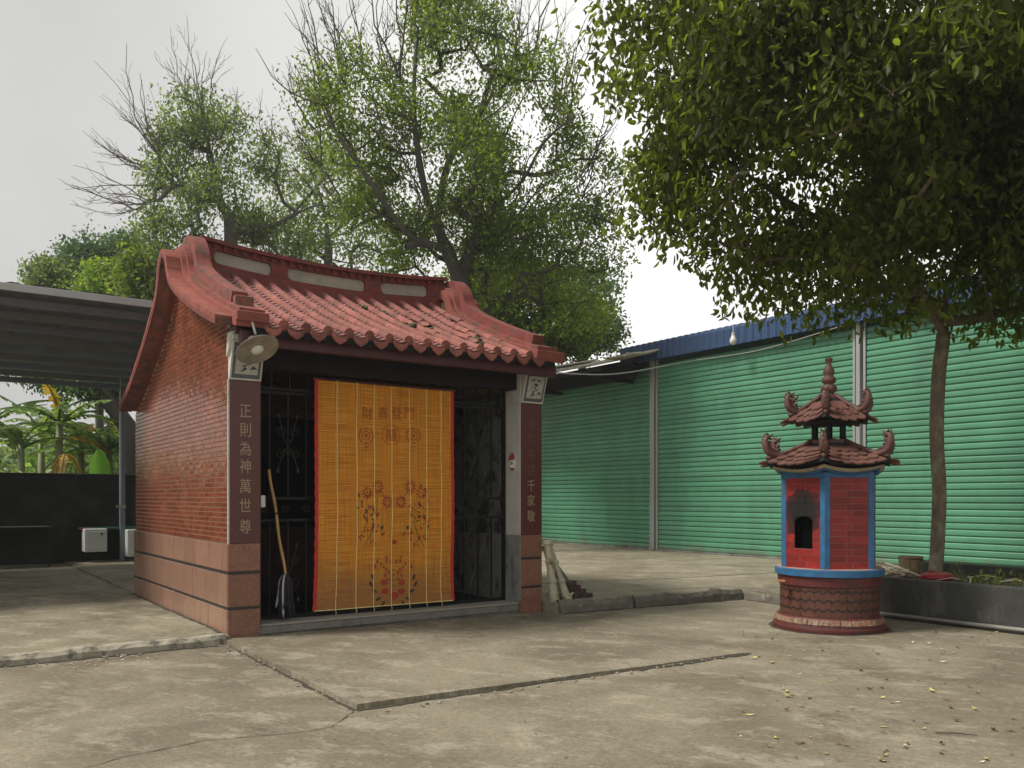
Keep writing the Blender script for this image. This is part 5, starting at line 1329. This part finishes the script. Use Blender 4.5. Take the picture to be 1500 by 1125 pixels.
class Skeleton:
    def __init__(s): s.p = []; s.par = []; s.w = []
    def chain(s, pts, par=-1):
        for q in pts:
            s.p.append(np.array(q, dtype=float)); s.par.append(par); s.w.append(0); par = len(s.p) - 1
        return par
    def attach(s, tgt, rng, step=.35, bend=.15, up=.0, minr=0, allow=None):
        P = np.array(s.p); lo = minr
        d = np.linalg.norm(P[lo:] - tgt, axis=1) + .25 * np.maximum(0, P[lo:, 2] - tgt[2])
        i = int(np.argmin(d)) + lo; a = s.p[i]; L_ = np.linalg.norm(tgt - a); n = max(1, int(L_ / step))
        off = rng.normal(size=3) * bend * L_; off[2] -= up * L_
        pts = [a + (tgt - a) * (k / n) + off * math.sin(math.pi * k / n) * (1 if k < n else 0) for k in range(1, n + 1)]
        return s.chain(pts, i)
    def weights(s):
        w = [1.0] * len(s.p)
        ch = {}
        for i in range(len(s.p) - 1, 0, -1):
            if s.par[i] >= 0: w[s.par[i]] += w[i]
        s.w = w
    def tubes(s, m, r0, rmin, expo=.48, n=5, keep=None, fixed=0, fr=None):
        s.weights(); W0 = max(s.w); done = set()
        kids = {}
        for i, q in enumerate(s.par): kids.setdefault(q, []).append(i)
        rad_ = [max(rmin, r0 * (w / W0) ** expo) for w in s.w]
        if fr:
            for i, q in fr.items(): rad_[i] = q
        stack = [(-1, k) for k in kids.get(-1, [])]
        while stack:
            par, i = stack.pop(); pts = [s.p[par]] if par >= 0 else []; rs = [min(rad_[par], rad_[i] * 1.25)] if par >= 0 else []
            while True:
                pts.append(s.p[i]); rs.append(rad_[i]); c = kids.get(i, [])
                if not c: rs[-1] *= .5; break
                c = sorted(c, key=lambda q: -s.w[q])
                for q in c[1:]: stack.append((i, q))
                i = c[0]
            if len(pts) > 1: m.tube(pts, rs, max(4, n if rs[0] > .02 else 4), cap=False)
def blob_points(blobs, n, rng, gap=0.0, gscale=.9, shell=.5, seed=0):
    out = []; vols = np.array([b[1][0] * b[1][1] * b[1][2] for b in blobs]) ** .75; vols /= vols.sum()
    while len(out) < n:
        c, r_ = blobs[rng.choice(len(blobs), p=vols)]
        d = rng.normal(size=3); d /= np.linalg.norm(d); q = rng.uniform(0, 1) ** (1 / 3) if rng.random() > shell else rng.uniform(.78, 1.0)
        p = np.array(c) + d * q * np.array(r_)
        p += np.array(noise.noise_vector(Vector(p) * .7 + Vector((seed, 0, 0)))) * .35 * min(r_)
        if gap and noise.noise(Vector(p) * gscale + Vector((0, seed, 7))) < gap - .5: continue
        out.append(p)
    return np.array(out)
def make_tree(name, limbs, blobs, ncl, per, lsize, lspread, mat, bark, label, cat='tree', r0=.2, gap=.35, droop=.5, near=False, seed=1, bare=None, shell=.5, aspect=.42, group=None, gscale=.9, bare_mat=None, fr=None, parts=0, rmin=.006, step=.45):
    rng = np.random.default_rng(seed); sk = Skeleton(); base = Vector(limbs[0][0])
    par = {}
    for li, (pts, parent) in enumerate([(l, None) if not isinstance(l, dict) else (l['pts'], l['from']) for l in limbs]):
        pts = [np.array(p, dtype=float) for p in pts]; pts = [np.array(q) for q in catmull(pts, 4)]
        if parent is None and li == 0: sk.chain(pts)
        else:
            P = np.array(sk.p); i = int(np.argmin(np.linalg.norm(P - pts[0], axis=1))); sk.chain(pts[1:], i)
    nb = len(sk.p)
    cl = blob_points(blobs, ncl, rng, gap, gscale, shell, seed)
    top = np.array(sk.p[-1]); cl = cl[np.argsort(np.linalg.norm(cl - np.array(sk.p[min(nb - 1, 6)]), axis=1))]
    mn = 3
    for p in cl: sk.attach(p, rng, step, .12, .05, mn)
    tips = [np.array(p) for p in cl]
    whips = []
    for (p0, p1, nw, sp) in (bare or []):
        p0, p1 = np.array(p0), np.array(p1); Lr = np.linalg.norm(p1 - p0)
        for _ in range(nw):
            q = p0 + rng.normal(size=3) * sp * .5; P = np.array(sk.p); a = P[int(np.argmin(np.linalg.norm(P - q, axis=1)))]
            e = p1 + rng.normal(size=3) * sp; e = a + (e - a) * rng.uniform(.65, 1.1)
            def whip(a, e, r_, depth):
                d = e - a; L_ = np.linalg.norm(d); c = rng.normal(size=3); c -= c.dot(d) / L_ ** 2 * d; c *= .10 * L_ / max(np.linalg.norm(c), 1e-6); c[2] -= .05 * L_
                k = 7; j = rng.normal(size=(k + 1, 3)) * .012 * L_; pts = [a + d * (i / k) + c * math.sin(math.pi * i / k) + j[i] * (0 < i) for i in range(k + 1)]
                whips.append((pts, [max(.004, r_ * (1 - .8 * i / k)) for i in range(k + 1)]))
                if depth and L_ > .3:
                    for f_ in rng.uniform(.2, .85, rng.integers(3, 6) if depth > 1 else rng.integers(1, 4)):
                        b = pts[int(f_ * k)]; o_ = rng.normal(size=3); o_ -= o_.dot(d) / L_ ** 2 * d; o_ /= max(np.linalg.norm(o_), 1e-6)
                        l = L_ * rng.uniform(.22, .45) * (1.15 - f_ * .5); dd = d / L_ * .85 + o_ * .5 + np.array([0, 0, .12]); whip(b, b + dd * l, r_ * (1 - f_) * .7 + .003, depth - 1)
            whip(a, e, .011 + .0045 * Lr, 2)
    root = empty(name, base, 0, label=label, cat=cat, group=group)
    m = MB(); sk.tubes(m, r0, rmin, .5, 7, fr=fr)
    for pts, rs in whips: m.tube(pts, rs, 4, cap=False)
    m.v = [tuple(Vector(p) - base) for p in m.v]
    m.build('trunk', bark, root, smooth=True, fixn=False)
    cc = np.repeat(cl, per, axis=0); cc = cc + np.clip(rng.normal(size=cc.shape), -1.7, 1.7) * lspread * np.array([1, 1, .8])
    return root, cc, rng, base
def crown(root, cc, rng, base, lsize, mat, droop, near, aspect, nparts=0):
    cc = cc - np.array(base)
    if nparts:
        world = cc + np.array(base); Y = world[:, 1]; px = 750 + world[:, 0] / Y * FPX; py = 730 - (world[:, 2] - 1.4) / Y * FPX
        vis = (px > 0) & (px < 1500) & (py > 0) & (py < 1125)
        dist = np.where(vis, np.linalg.norm(world - np.array([0, 0, 1.4]), axis=1), 1e9); order = np.argsort(dist)[:nparts]
        me = None
        lm = MB(); lm.add([(0, 0, 0), (.28, .19, .07), (.66, .165, .05), (1, 0, -.09), (.66, -.165, .05), (.28, -.19, .07)], [(0, 1, 2, 3), (0, 3, 4, 5)]); me = lm.mesh('leaf', mat)
        for i in order:
            d = rng.normal(size=3); d[2] -= 1.0; d /= np.linalg.norm(d)
            q = Vector(d).to_track_quat('X', 'Z').to_euler(); q.rotate_axis('X', float(rng.uniform(0, 6.28))); L_ = lsize * rng.uniform(.7, 1.25)
            put('leaf', me, root, tuple(cc[i]), q, (L_, L_, L_))
        keep = np.ones(len(cc), bool); keep[order] = False; cc = cc[keep]
    v, f = leaves(cc, lsize, rng, droop, aspect, near)
    o = put('crown', quad_mesh('crown', v, f, mat), root); tag(o, kind='stuff'); return o

def P3(px, py, Y): return tuple(at(px, py, Y))
# --- big central tree behind the shrine
Yc = 20
base = (P3(676, 0, Yc)[0], Yc, 0)
limbs = [[base, (base[0], Yc, 3.4), P3(676, 420, Yc), P3(684, 385, Yc), P3(692, 360, Yc)],
         {'pts': [P3(676, 420, Yc), P3(655, 365, Yc - .3), P3(632, 310, Yc - .6), P3(615, 240, Yc - .8), P3(606, 150, Yc - .8), P3(612, 40, Yc - .5)], 'from': 0},
         {'pts': [P3(692, 360, Yc), P3(722, 308, Yc - .5), P3(765, 265, Yc - .9), P3(800, 205, Yc - 1.2), P3(850, 165, Yc - 1.3)], 'from': 0},
         {'pts': [P3(700, 352, Yc), P3(750, 338, Yc - .4), P3(800, 310, Yc - .5), P3(860, 262, Yc - .5)], 'from': 0},
         {'pts': [P3(655, 365, Yc - .3), P3(600, 345, Yc - .9), P3(545, 270, Yc - 1.2), P3(490, 190, Yc - 1.2)], 'from': 0},
         {'pts': [P3(640, 330, Yc - .5), P3(660, 230, Yc + .6), P3(720, 140, Yc + 1), P3(735, 60, Yc + 1)], 'from': 0},
         {'pts': [P3(722, 308, Yc - .5), P3(740, 200, Yc + .8), P3(790, 100, Yc + 1.2)], 'from': 0},
         {'pts': [(base[0], Yc, 3.0), P3(715, 455, Yc + .2), P3(742, 436, Yc + .2), P3(800, 400, Yc + .5)], 'from': 0}]
def B(px, py, Y, rx, ry, rz): return (P3(px, py, Y), (rx, ry, rz))
blobs = [B(530, 190, 19.5, 1.35, 1.5, 1.9), B(650, 110, 20, 1.7, 1.6, 1.9), B(760, 170, 20, 1.6, 1.6, 1.7), B(640, 270, 20, 2.2, 1.9, 1.7), B(800, 290, 20, 1.9, 1.8, 1.8),
         B(575, 330, 20.5, 1.0, 1.2, 1.3), B(760, 390, 20.5, 1.9, 1.4, 1.1), B(850, 380, 20.8, 1.1, 1.2, 1.6), B(660, 20, 20, 1.2, 1.2, 1.2), B(470, 130, 19.3, .7, .7, .8), B(700, 340, 21, 2.2, 1, 1.1)]
bare = [(P3(480, 190, 19.3), P3(370, 20, 19), 4, .35), (P3(500, 150, 19.3), P3(420, -40, 19.3), 5, .4), (P3(520, 130, 19.5), P3(480, -60, 19.5), 6, .5), (P3(560, 130, 19.5), P3(550, -90, 19.6), 6, .5),
        (P3(640, 60, 20), P3(630, -120, 20), 5, .5), (P3(740, 110, 20.3), P3(720, -80, 20), 5, .5), (P3(790, 130, 20.3), P3(800, -60, 20.3), 5, .5), (P3(820, 180, 20), P3(860, 10, 20.3), 4, .4),
        (P3(840, 260, 20), P3(890, 110, 20), 4, .4), (P3(470, 230, 19.5), P3(395, 160, 19), 4, .3), (P3(500, 320, 20), P3(420, 200, 20), 3, .3), (P3(850, 300, 20), P3(925, 220, 20), 3, .3), (P3(860, 340, 20), P3(940, 300, 20), 3, .3),
        (P3(640, 330, 19), P3(560, 120, 18.8), 3, .4), (P3(740, 330, 19), P3(830, 150, 18.8), 3, .4)]
t_, cc, rg, bs_ = make_tree('broadleaf_tree', limbs, blobs, 950, 60, .15, .25, 'leaf_mid', 'bark_dark', 'tall spreading leafy tree rising right behind the shrine roof with bare top twigs', r0=.27, gap=.46, seed=11, bare=bare, group='trees beyond the yard', fr=None, rmin=.009)
crown(t_, cc, rg, bs_, .118, 'leaf_mid', .5, False, .44)
# --- left tree with bare twigs
Yl = 23; b2 = (P3(340, 0, Yl)[0], Yl, 0)
limbs = [[b2, (b2[0], Yl, 5), P3(338, 340, Yl), P3(322, 295, Yl), P3(310, 240, Yl), P3(300, 170, Yl), P3(290, 120, Yl)],
         {'pts': [P3(322, 295, Yl), P3(280, 285, Yl - .3), P3(240, 255, Yl - .6)], 'from': 0},
         {'pts': [P3(240, 290, Yl - .5), P3(215, 298, Yl - .5)], 'from': 0},
         {'pts': [P3(338, 340, Yl), P3(400, 330, Yl + .2), P3(470, 300, Yl + .3), P3(520, 330, Yl + .3)], 'from': 0}]
blobs = [B(290, 190, 23, 1.3, 1.2, 1.1), B(270, 260, 23, 1.2, 1.3, 1.4), B(340, 240, 23, 1.4, 1.3, 1.8), B(310, 330, 23, 1.8, 1.4, 1.1), B(400, 350, 23.2, 1.1, 1, .8)]
bare = [(P3(270, 280, 22.6), P3(175, 70, 22.2), 3, .35), (P3(260, 290, 22.6), P3(150, 150, 22.2), 3, .35), (P3(230, 260, 22.5), P3(130, 190, 22.2), 4, .35), (P3(210, 295, 22.6), P3(95, 240, 22.4), 4, .3),
        (P3(200, 300, 22.6), P3(100, 290, 22.4), 3, .25), (P3(290, 180, 23), P3(255, 60, 22.8), 4, .35), (P3(300, 170, 23), P3(300, 70, 22.8), 3, .3), (P3(330, 190, 23), P3(345, 110, 23), 3, .3), (P3(370, 220, 23), P3(400, 130, 23), 2, .25)]
t_, cc, rg, bs_ = make_tree('broadleaf_tree', limbs, blobs, 300, 58, .15, .25, 'leaf_far', 'twig_grey', 'leafy tree behind the left gable with bare twigs fanning to the left', r0=.2, gap=.48, seed=23, bare=bare, group='trees beyond the yard', rmin=.009)
crown(t_, cc, rg, bs_, .125, 'leaf_far', .5, False, .44)
# --- pale sparse tree between them
Ym = 27; b3 = (P3(480, 0, Ym)[0], Ym, 0)
limbs = [[b3, (b3[0], Ym, 6), P3(480, 350, Ym), P3(470, 290, Ym), P3(450, 240, Ym)], {'pts': [P3(480, 350, Ym), P3(530, 300, Ym), P3(560, 250, Ym)], 'from': 0}]
blobs = [B(440, 250, Ym, 1.3, 1.3, 1.1), B(490, 300, Ym, 1.8, 1.5, 1.6), B(540, 350, Ym, 1.6, 1.4, 1.2), B(430, 340, Ym, 1.4, 1.2, .9)]
t_, cc, rg, bs_ = make_tree('broadleaf_tree', limbs, blobs, 150, 46, .16, .38, 'leaf_far', 'twig_grey', 'pale sparse tree seen between the two leafy crowns over the roof', r0=.14, gap=.44, seed=31, bare=[(P3(450, 260, Ym), P3(410, 160, Ym), 4, .5), (P3(500, 280, Ym), P3(440, 200, Ym), 4, .5)], group='trees beyond the yard', rmin=.010)
crown(t_, cc, rg, bs_, .17, 'leaf_far', .4, False, .42)
# --- rounded trees over the shed
def bush_tree(label, px, Y, blobs, n, per, mat, seed, lsize=.16, spread=.26, gap=.36, aspect=.5, cat='tree', bark='bark_dark', name='round_tree', z0=0):
    b_ = (P3(px, 0, Y)[0], Y, z0); c0 = blobs[0][0]
    mid = ((b_[0] + c0[0]) / 2, Y, (b_[2] + c0[2]) / 2)
    t_, cc, rg, bs_ = make_tree(name, [[b_, mid, (c0[0], c0[1], c0[2] - blobs[0][1][2] * .4), c0]], blobs, n, per, lsize, spread, mat, bark, label, cat=cat, r0=.14, gap=gap, seed=seed, shell=.65, group='trees beyond the yard', rmin=.01)
    crown(t_, cc, rg, bs_, lsize, mat, .25, False, aspect)
bush_tree('dark rounded tree above the shed roof at the left', 150, 29, [B(140, 368, 29, .8, 1.0, .5), B(190, 368, 29, .7, .8, .5), B(200, 405, 29, .8, 1.0, .7), B(120, 400, 28.5, .75, .9, .6)], 260, 60, 'leaf_blue', 41)
bush_tree('low spreading green tree at the far left above the shed roof', 90, 27.5, [B(80, 408, 27.5, .6, .8, .35), B(55, 425, 27.5, .4, .6, .2), B(110, 425, 27.5, .6, .8, .4)], 110, 60, 'leaf_far', 42)
bush_tree('small lime green rounded tree just above the shed roof', 168, 26, [B(168, 415, 26, .85, .9, .55), B(185, 432, 26, .7, .8, .4), B(140, 432, 26, .6, .7, .3)], 150, 60, 'leaf_lime', 43, lsize=.13, spread=.18)
# --- lower trees right of the shrine roof
bush_tree('bright green bushy tree right of the shrine roof', 840, 25, [B(800, 460, 25, 1.6, 1.4, 1.2), B(850, 475, 25, 1.1, 1.2, .9), B(760, 430, 25, 1.4, 1.2, 1.0), B(700, 440, 25, 1.2, 1.2, 1.1)], 330, 60, 'leaf_mid', 44, lsize=.15)
bush_tree('dark green tree half hidden beyond the lean-to roof', 860, 28, [B(850, 440, 28, 1.2, 1.2, 1.3), B(880, 490, 28, .7, .8, .6), B(790, 500, 27, 1.6, 1, .7)], 200, 60, 'leaf_blue', 45, lsize=.16)
bush_tree('young green tree at the back beside the left gable', 225, 24, [B(225, 420, 24, .9, .8, .6), B(215, 380, 24, .6, .6, .5)], 90, 50, 'leaf_mid', 46)
# dark tree seen under the shed roof
b_ = (P3(196, 0, 20)[0], 20, 0)
t_, cc, rg, bs_ = make_tree('dark_tree', [[b_, (b_[0], 20, 2.6), P3(176, 610, 20), P3(150, 575, 20), P3(128, 550, 20)], {'pts': [P3(176, 610, 20), P3(182, 580, 20), P3(178, 540, 20)], 'from': 0}],
    [B(150, 545, 20.3, 1.5, .9, .5), B(110, 550, 20.5, .8, .8, .35), B(60, 540, 21, 1.2, .8, .3)], 150, 40, .14, .2, 'leaf_blue', 'bark_dark', 'dark leaning tree limb seen under the shed roof behind the post', r0=.22, gap=.3, seed=47, group='trees beyond the yard', rmin=.012)
crown(t_, cc, rg, bs_, .14, 'leaf_blue', .5, False, .45)

# --- banana plants beyond the low wall
def banana_leaf(m, base, az, length, width, rise, droop, rng, n=12, tear=.5):
    prev = None; d0 = Vector((math.cos(az), math.sin(az), 0)); sd = Vector((-math.sin(az), math.cos(az), 0)); vs = []; rib = []
    for i in range(n + 1):
        u = i / n; out = length * (u * math.cos(rise * (1 - u * .5))) ; up = length * (math.sin(rise) * u - droop * u * u)
        p = Vector(base) + d0 * out + Vector((0, 0, up)); rib.append(p)
    L_ = []; 
    for i in range(n):
        u0, u1 = i / n, (i + 1) / n
        def wd(u): return width * (math.sin(math.pi * min(1, max(0, (u - .08) / .92)) ** .75) ** .6 if u > .1 else .02)
        w0, w1 = wd(u0), wd(u1) if i < n - 1 else .02
        a, b = rib[i], rib[i + 1]
        for sg in (-1, 1):
            j = rng.uniform(-.7, .15) * tear; dr = rng.uniform(.05, .7)
            sk_ = (b - a) * (.85 if rng.random() < .6 else 1.0)
            p = [a, a + sk_, b + sd * sg * (w1 * (1 + j)) + Vector((0, 0, -w1 * dr + .3 * w1 * (1 - u1))), a + sd * sg * (w0 * (1 + j)) + Vector((0, 0, -w0 * dr + .3 * w0 * (1 - u0)))]
            m.add(p, [(0, 1, 2, 3)])
    m.tube(rib, [.03 * (1 - i / n) + .006 for i in range(n + 1)], 4, cap=False)
def banana(px, Y, ztop_, nl, seed, label, leafmat='leaf_banana', ln=1.7):
    rg_ = random.Random(seed); x = P3(px, 0, Y)[0]; h = ztop_
    root = empty('banana_plant', (x, Y, 0), 0, label=label, cat='banana plant', group='banana plants beyond the low wall')
    m = MB(); m.tube([(0, 0, 0), (.02, 0, h * .5), (.0, .02, h)], [.13, .11, .06], 9); m.build('stem', 'stem_banana', root, smooth=True)
    for i in range(nl):
        m = MB(); az = i * 2.4 + rg_.uniform(-.3, .3) + seed; rise = rg_.uniform(.5, 1.35)
        banana_leaf(m, (0, 0, h - .1 * (i % 3)), az, ln * rg_.uniform(.7, 1.15), .19 * rg_.uniform(.75, 1.2), rise, rg_.uniform(.25, 1.0), rg_, 20)
        m.build('leaf', 'leaf_dead' if (i == nl - 1 and seed % 2) else leafmat, root, fixn=False)
    return root
bn = banana(86, 19.6, 3.2, 13, 1, 'tall banana plant with a thick pale stem in the gap under the shed roof', ln=1.5)
banana(30, 19.2, 2.7, 12, 2, 'banana plant with long arching leaves at the left edge of the gap')
banana(-20, 20.2, 3.0, 12, 4, 'banana plant at the far left edge beneath the shed roof')
banana(118, 21.2, 2.8, 11, 3, 'banana plant with a brown stem right of the tallest banana plant')
banana(160, 20.8, 2.6, 11, 5, 'banana plant right beside the shed post')
banana(60, 22.5, 3.2, 12, 6, 'pale banana plant standing behind the tallest one')
banana(150, 23.0, 3.0, 11, 7, 'rearmost banana plant behind the shed post')
banana(196, 21.5, 2.2, 8, 9, 'banana plant showing in the slit between shed post and shrine wall')
# broad single upright leaf and yellow dying leaf
rg_ = random.Random(3)
root = empty('banana_sucker', (P3(145, 0, 19)[0], 19, 0), 0, label='young banana shoot with one broad bright green upright leaf', cat='banana plant')
m = MB(); m.tube([(0, 0, 0), (.02, 0, 1.2), (0, 0, 1.95)], [.06, .05, .02], 7); m.build('stem', 'stem_banana', root, smooth=True)
m = MB(); n = 10; vs = []
for i in range(n + 1):
    u = i / n; w = .24 * max(.02, 1 - u ** 5) ** .5 * (.78 + .22 * math.sin(math.pi * u)) ; z = 1.80 + .70 * u
    for q in (-1, -.5, 0, .5, 1): vs.append((q * w + .02 * math.sin(u * 4), -.05 + .07 * abs(q), z - .30 * abs(q) ** 1.5 * (1 - u) - .03 * math.sin(i * 2.4 + q) * abs(q)))
m.add(vs, [(5 * i + k, 5 * i + k + 1, 5 * i + k + 6, 5 * i + k + 5) for i in range(n) for k in range(4)]); m.build('leaf', 'leaf_bright', root, smooth=True, fixn=False)
root = empty('banana_sucker', (P3(40, 0, 18.8)[0], 18.8, 0), 0, label='short banana shoot with a yellowish leaf just above the low wall', cat='banana plant')
m = MB(); m.tube([(0, 0, 0), (0, 0, 1.8)], [.05, .02], 7); m.build('stem', 'stem_banana', root, smooth=True)
m = MB(); banana_leaf(m, (0, 0, 1.75), 2.6, .7, .16, 1.0, .4, rg_); m.build('leaf', 'leaf_lime', root, fixn=False)
m = MB(); banana_leaf(m, (0, 0, 1.75), .4, .5, .12, 1.1, .5, rg_); m.build('leaf', 'leaf_bright', root, fixn=False)
root = empty('banana_sucker', (P3(96, 0, 18.9)[0], 18.9, 0), 0, label='dying banana shoot with hanging yellow leaves below the tallest plant', cat='banana plant')
m = MB(); m.tube([(0, 0, 0), (0, 0, 2.35)], [.05, .02], 7); m.build('stem', 'stem_banana', root, smooth=True)
for az in (1.2, -1.3, 2.8): m = MB(); banana_leaf(m, (0, 0, 2.35), az, .5, .10, .3, 1.5, rg_); m.build('leaf', 'leaf_dead', root, fixn=False)
# undergrowth behind bananas
rng = np.random.default_rng(77)
pts = np.stack([rng.uniform(-19, -4, 9000), rng.uniform(23.5, 27, 9000), rng.uniform(0, 1, 9000) ** 1.1 * 3.2], 1)
pts = pts[[noise.noise(Vector(p) * .6) > -.12 for p in pts]]
v, f = leaves(pts, .42, rng, .3, .4)
tag(put('undergrowth', quad_mesh('undergrowth', v, f, 'leaf_banana')), kind='stuff')
rng = np.random.default_rng(78)
pts = np.stack([rng.uniform(-60, 20, 26000), rng.uniform(45, 52, 26000), rng.uniform(0, 1, 26000) * 4.2], 1)
v, f = leaves(pts, .7, rng, .3, .5)
tag(put('hedge_row', quad_mesh('hedge_row', v, f, 'leaf_far')), kind='stuff')

# --- near tree in the planter
tb_ = W(7.9, -2.75, .40)
Yt = tb_.y
limbs = [[tuple(tb_), P3(1376, 730, Yt), P3(1372, 640, Yt), P3(1375, 550, Yt), P3(1382, 490, Yt), P3(1386, 420, Yt)],
         {'pts': [P3(1381, 490, Yt), P3(1330, 380, Yt - .5), P3(1285, 250, Yt - 1.2), P3(1240, 120, Yt - 1.6), P3(1180, -20, Yt - 1.6)], 'from': 0},
         {'pts': [P3(1385, 420, Yt), P3(1440, 300, Yt - .4), P3(1500, 150, Yt - .8)], 'from': 0},
         {'pts': [P3(1370, 450, Yt), P3(1270, 360, Yt + .3), P3(1130, 280, Yt), P3(1000, 180, Yt - .3), P3(930, 100, Yt - .3)], 'from': 0},
         {'pts': [P3(1385, 420, Yt), P3(1380, 300, Yt + 1), P3(1350, 120, Yt + 1.5)], 'from': 0},
         {'pts': [P3(1381, 480, Yt), P3(1450, 420, Yt + .6), P3(1560, 330, Yt + .8)], 'from': 0}]
blobs = [((5.0, 9.6, 6.7), (3.7, 3.0, 2.5)), ((2.6, 9.6, 6.7), (1.7, 1.9, 1.9)), ((3.4, 9.7, 5.4), (2.1, 1.8, 1.45)), ((4.3, 9.8, 4.75), (1.6, 1.6, 1.0)), ((5.6, 10.0, 4.7), (1.7, 1.8, 1.1)),
         ((7.0, 10.0, 4.9), (1.8, 1.9, 1.2)), ((5.0, 8.0, 6.3), (2.3, 1.6, 1.6)), ((6.6, 9.0, 5.6), (2.3, 2.2, 1.8))]
fr = {}
t_, cc, rg, bs_ = make_tree('planter_tree', limbs, blobs, 1550, 62, .17, .22, 'leaf_near', 'bark', 'large dense dark leaved tree growing from the concrete planter', r0=.085, gap=.36, seed=61, near=True, droop=.8, shell=.4, gscale=1.1, rmin=.006, step=.4)
crown(t_, cc, rg, bs_, .122, 'leaf_near', .8, True, .46, 290)

# --- weeds in the planter, fallen leaves, litter
rng = np.random.default_rng(5); pts = []
for _ in range(1500):
    s = rng.uniform(7.05, 8.4); t = -2.9 - rng.uniform(0, 1) ** 1.3 * 5
    if noise.noise(Vector((s * 1.4, t * 1.4, 3))) < -.05: continue
    q = W(s, t, .43); pts.append((q.x, q.y, .43 + rng.uniform(0, 1) ** 2 * .12))
v, f = leaves(np.array(pts), .075, rng, -.5, .35)
tag(put('weeds', quad_mesh('weeds', v, f, 'leaf_mid')), kind='stuff')
rr = random.Random(15); m = MB()
for i in range(14):
    s, t = rr.uniform(7.05, 7.7), rr.uniform(-3.2, -6); a = rr.uniform(0, 6); p = W(s, t, .46); q = p + Vector((math.cos(a) * .4, math.sin(a) * .4, rr.uniform(0, .04))); m.tube([p, p.lerp(q, .5) + Vector((0, 0, .03)), q], [.008, .006, .003], 5)
tag(m.build('dead_twigs', 'rope'), kind='stuff')

def litter(name, n, mat, gen, seed, size):
    rr = random.Random(seed); m = MB()
    for _ in range(n):
        x, y, z = gen(rr); a = rr.uniform(0, 6.28); L_ = size * rr.uniform(.5, 1.2); w = L_ * rr.uniform(.3, .5); cu = rr.uniform(.1, .5) * L_
        d = Vector((math.cos(a), math.sin(a), 0)); s_ = Vector((-d.y, d.x, 0)); c = Vector((x, y, z + .004))
        P = [c - d * L_ / 2 + Vector((0, 0, cu * .5)), c + s_ * w / 2 + Vector((0, 0, cu * .4)), c + d * L_ / 2 + Vector((0, 0, cu * .8)), c - s_ * w / 2 + Vector((0, 0, cu * .2)), c + Vector((0, 0, .001))]
        m.add(P, [(0, 3, 4), (3, 2, 4), (2, 1, 4), (1, 0, 4)])
    return tag(m.build(name, mat, fixn=False), kind='stuff')
def under_tree(rr):
    px = rr.uniform(1080, 1500); py = 925 + rr.random() ** 1.3 * 195; x, y = gp(px, py); return x, y, 0
def near_front(rr):
    px = rr.uniform(500, 1300); py = 905 + rr.random() ** .8 * 215; x, y = gp(px, py); return x, y, .04 if y > 5.5 and x < 1.5 else 0
litter('fallen_leaves', 32, 'yellow_leaf', under_tree, 1, .075)
litter('fallen_leaves', 60, 'brown_leaf', under_tree, 2, .06)
litter('fallen_leaves', 30, 'white_leaf', under_tree, 3, .05)
litter('fallen_leaves', 26, 'brown_leaf', near_front, 4, .035)
def kerbside(rr):
    px = rr.uniform(90, 230); x, y = gp(px, 985 - px * .12 + rr.uniform(-4, 8)); return x, y, 0
litter('kerb_litter', 30, 'white_leaf', kerbside, 6, .045)
m = MB(); p, q = gp(1370, 1075), gp(1432, 1079); m.tube([(p[0], p[1], .008), ((p[0] + q[0]) / 2, (p[1] + q[1]) / 2, .014), (q[0], q[1], .007)], [.004, .005, .002], 5)
tag(m.build('fallen_twig', 'bark_dark'), label='thin dark fallen twig on the concrete at the lower right', cat='twig')
rr = random.Random(33); m = MB()
for _ in range(160):
    u = rr.random()
    if u < .5: p = W(-.1 + rr.gauss(0, .04), -rr.uniform(.2, 3.2)); z = 0
    elif u < .8: p = W(rr.uniform(0, 3.5), -3.34 + rr.gauss(0, .02)); z = 0
    else: p = W(-rr.uniform(.1, 2.5), -.25 + rr.gauss(0, .03)); z = 0
    w = rr.uniform(.004, .014); m.ball((p.x, p.y, w * .5), w, 5, 3, sc=(1.3, 1, .6))
tag(m.build('gravel_crumbs', 'kerb_pale'), kind='stuff')

# ------------------------------------------------------------------ thin moist air
hz = bpy.data.materials.new('moist_air'); hz.use_nodes = True; hn = hz.node_tree.nodes; hn.clear()
pv = hn.new('ShaderNodeVolumePrincipled'); pv.inputs['Density'].default_value = .0012; pv.inputs['Color'].default_value = (.93, .95, 1, 1); pv.inputs['Anisotropy'].default_value = .3
ho = hn.new('ShaderNodeOutputMaterial'); hz.node_tree.links.new(pv.outputs[0], ho.inputs['Volume']); MT['haze'] = hz
m = MB(); m.box(-75, 75, -40, 70, -1.0, 18); tag(m.build('haze', 'haze'), kind='stuff')
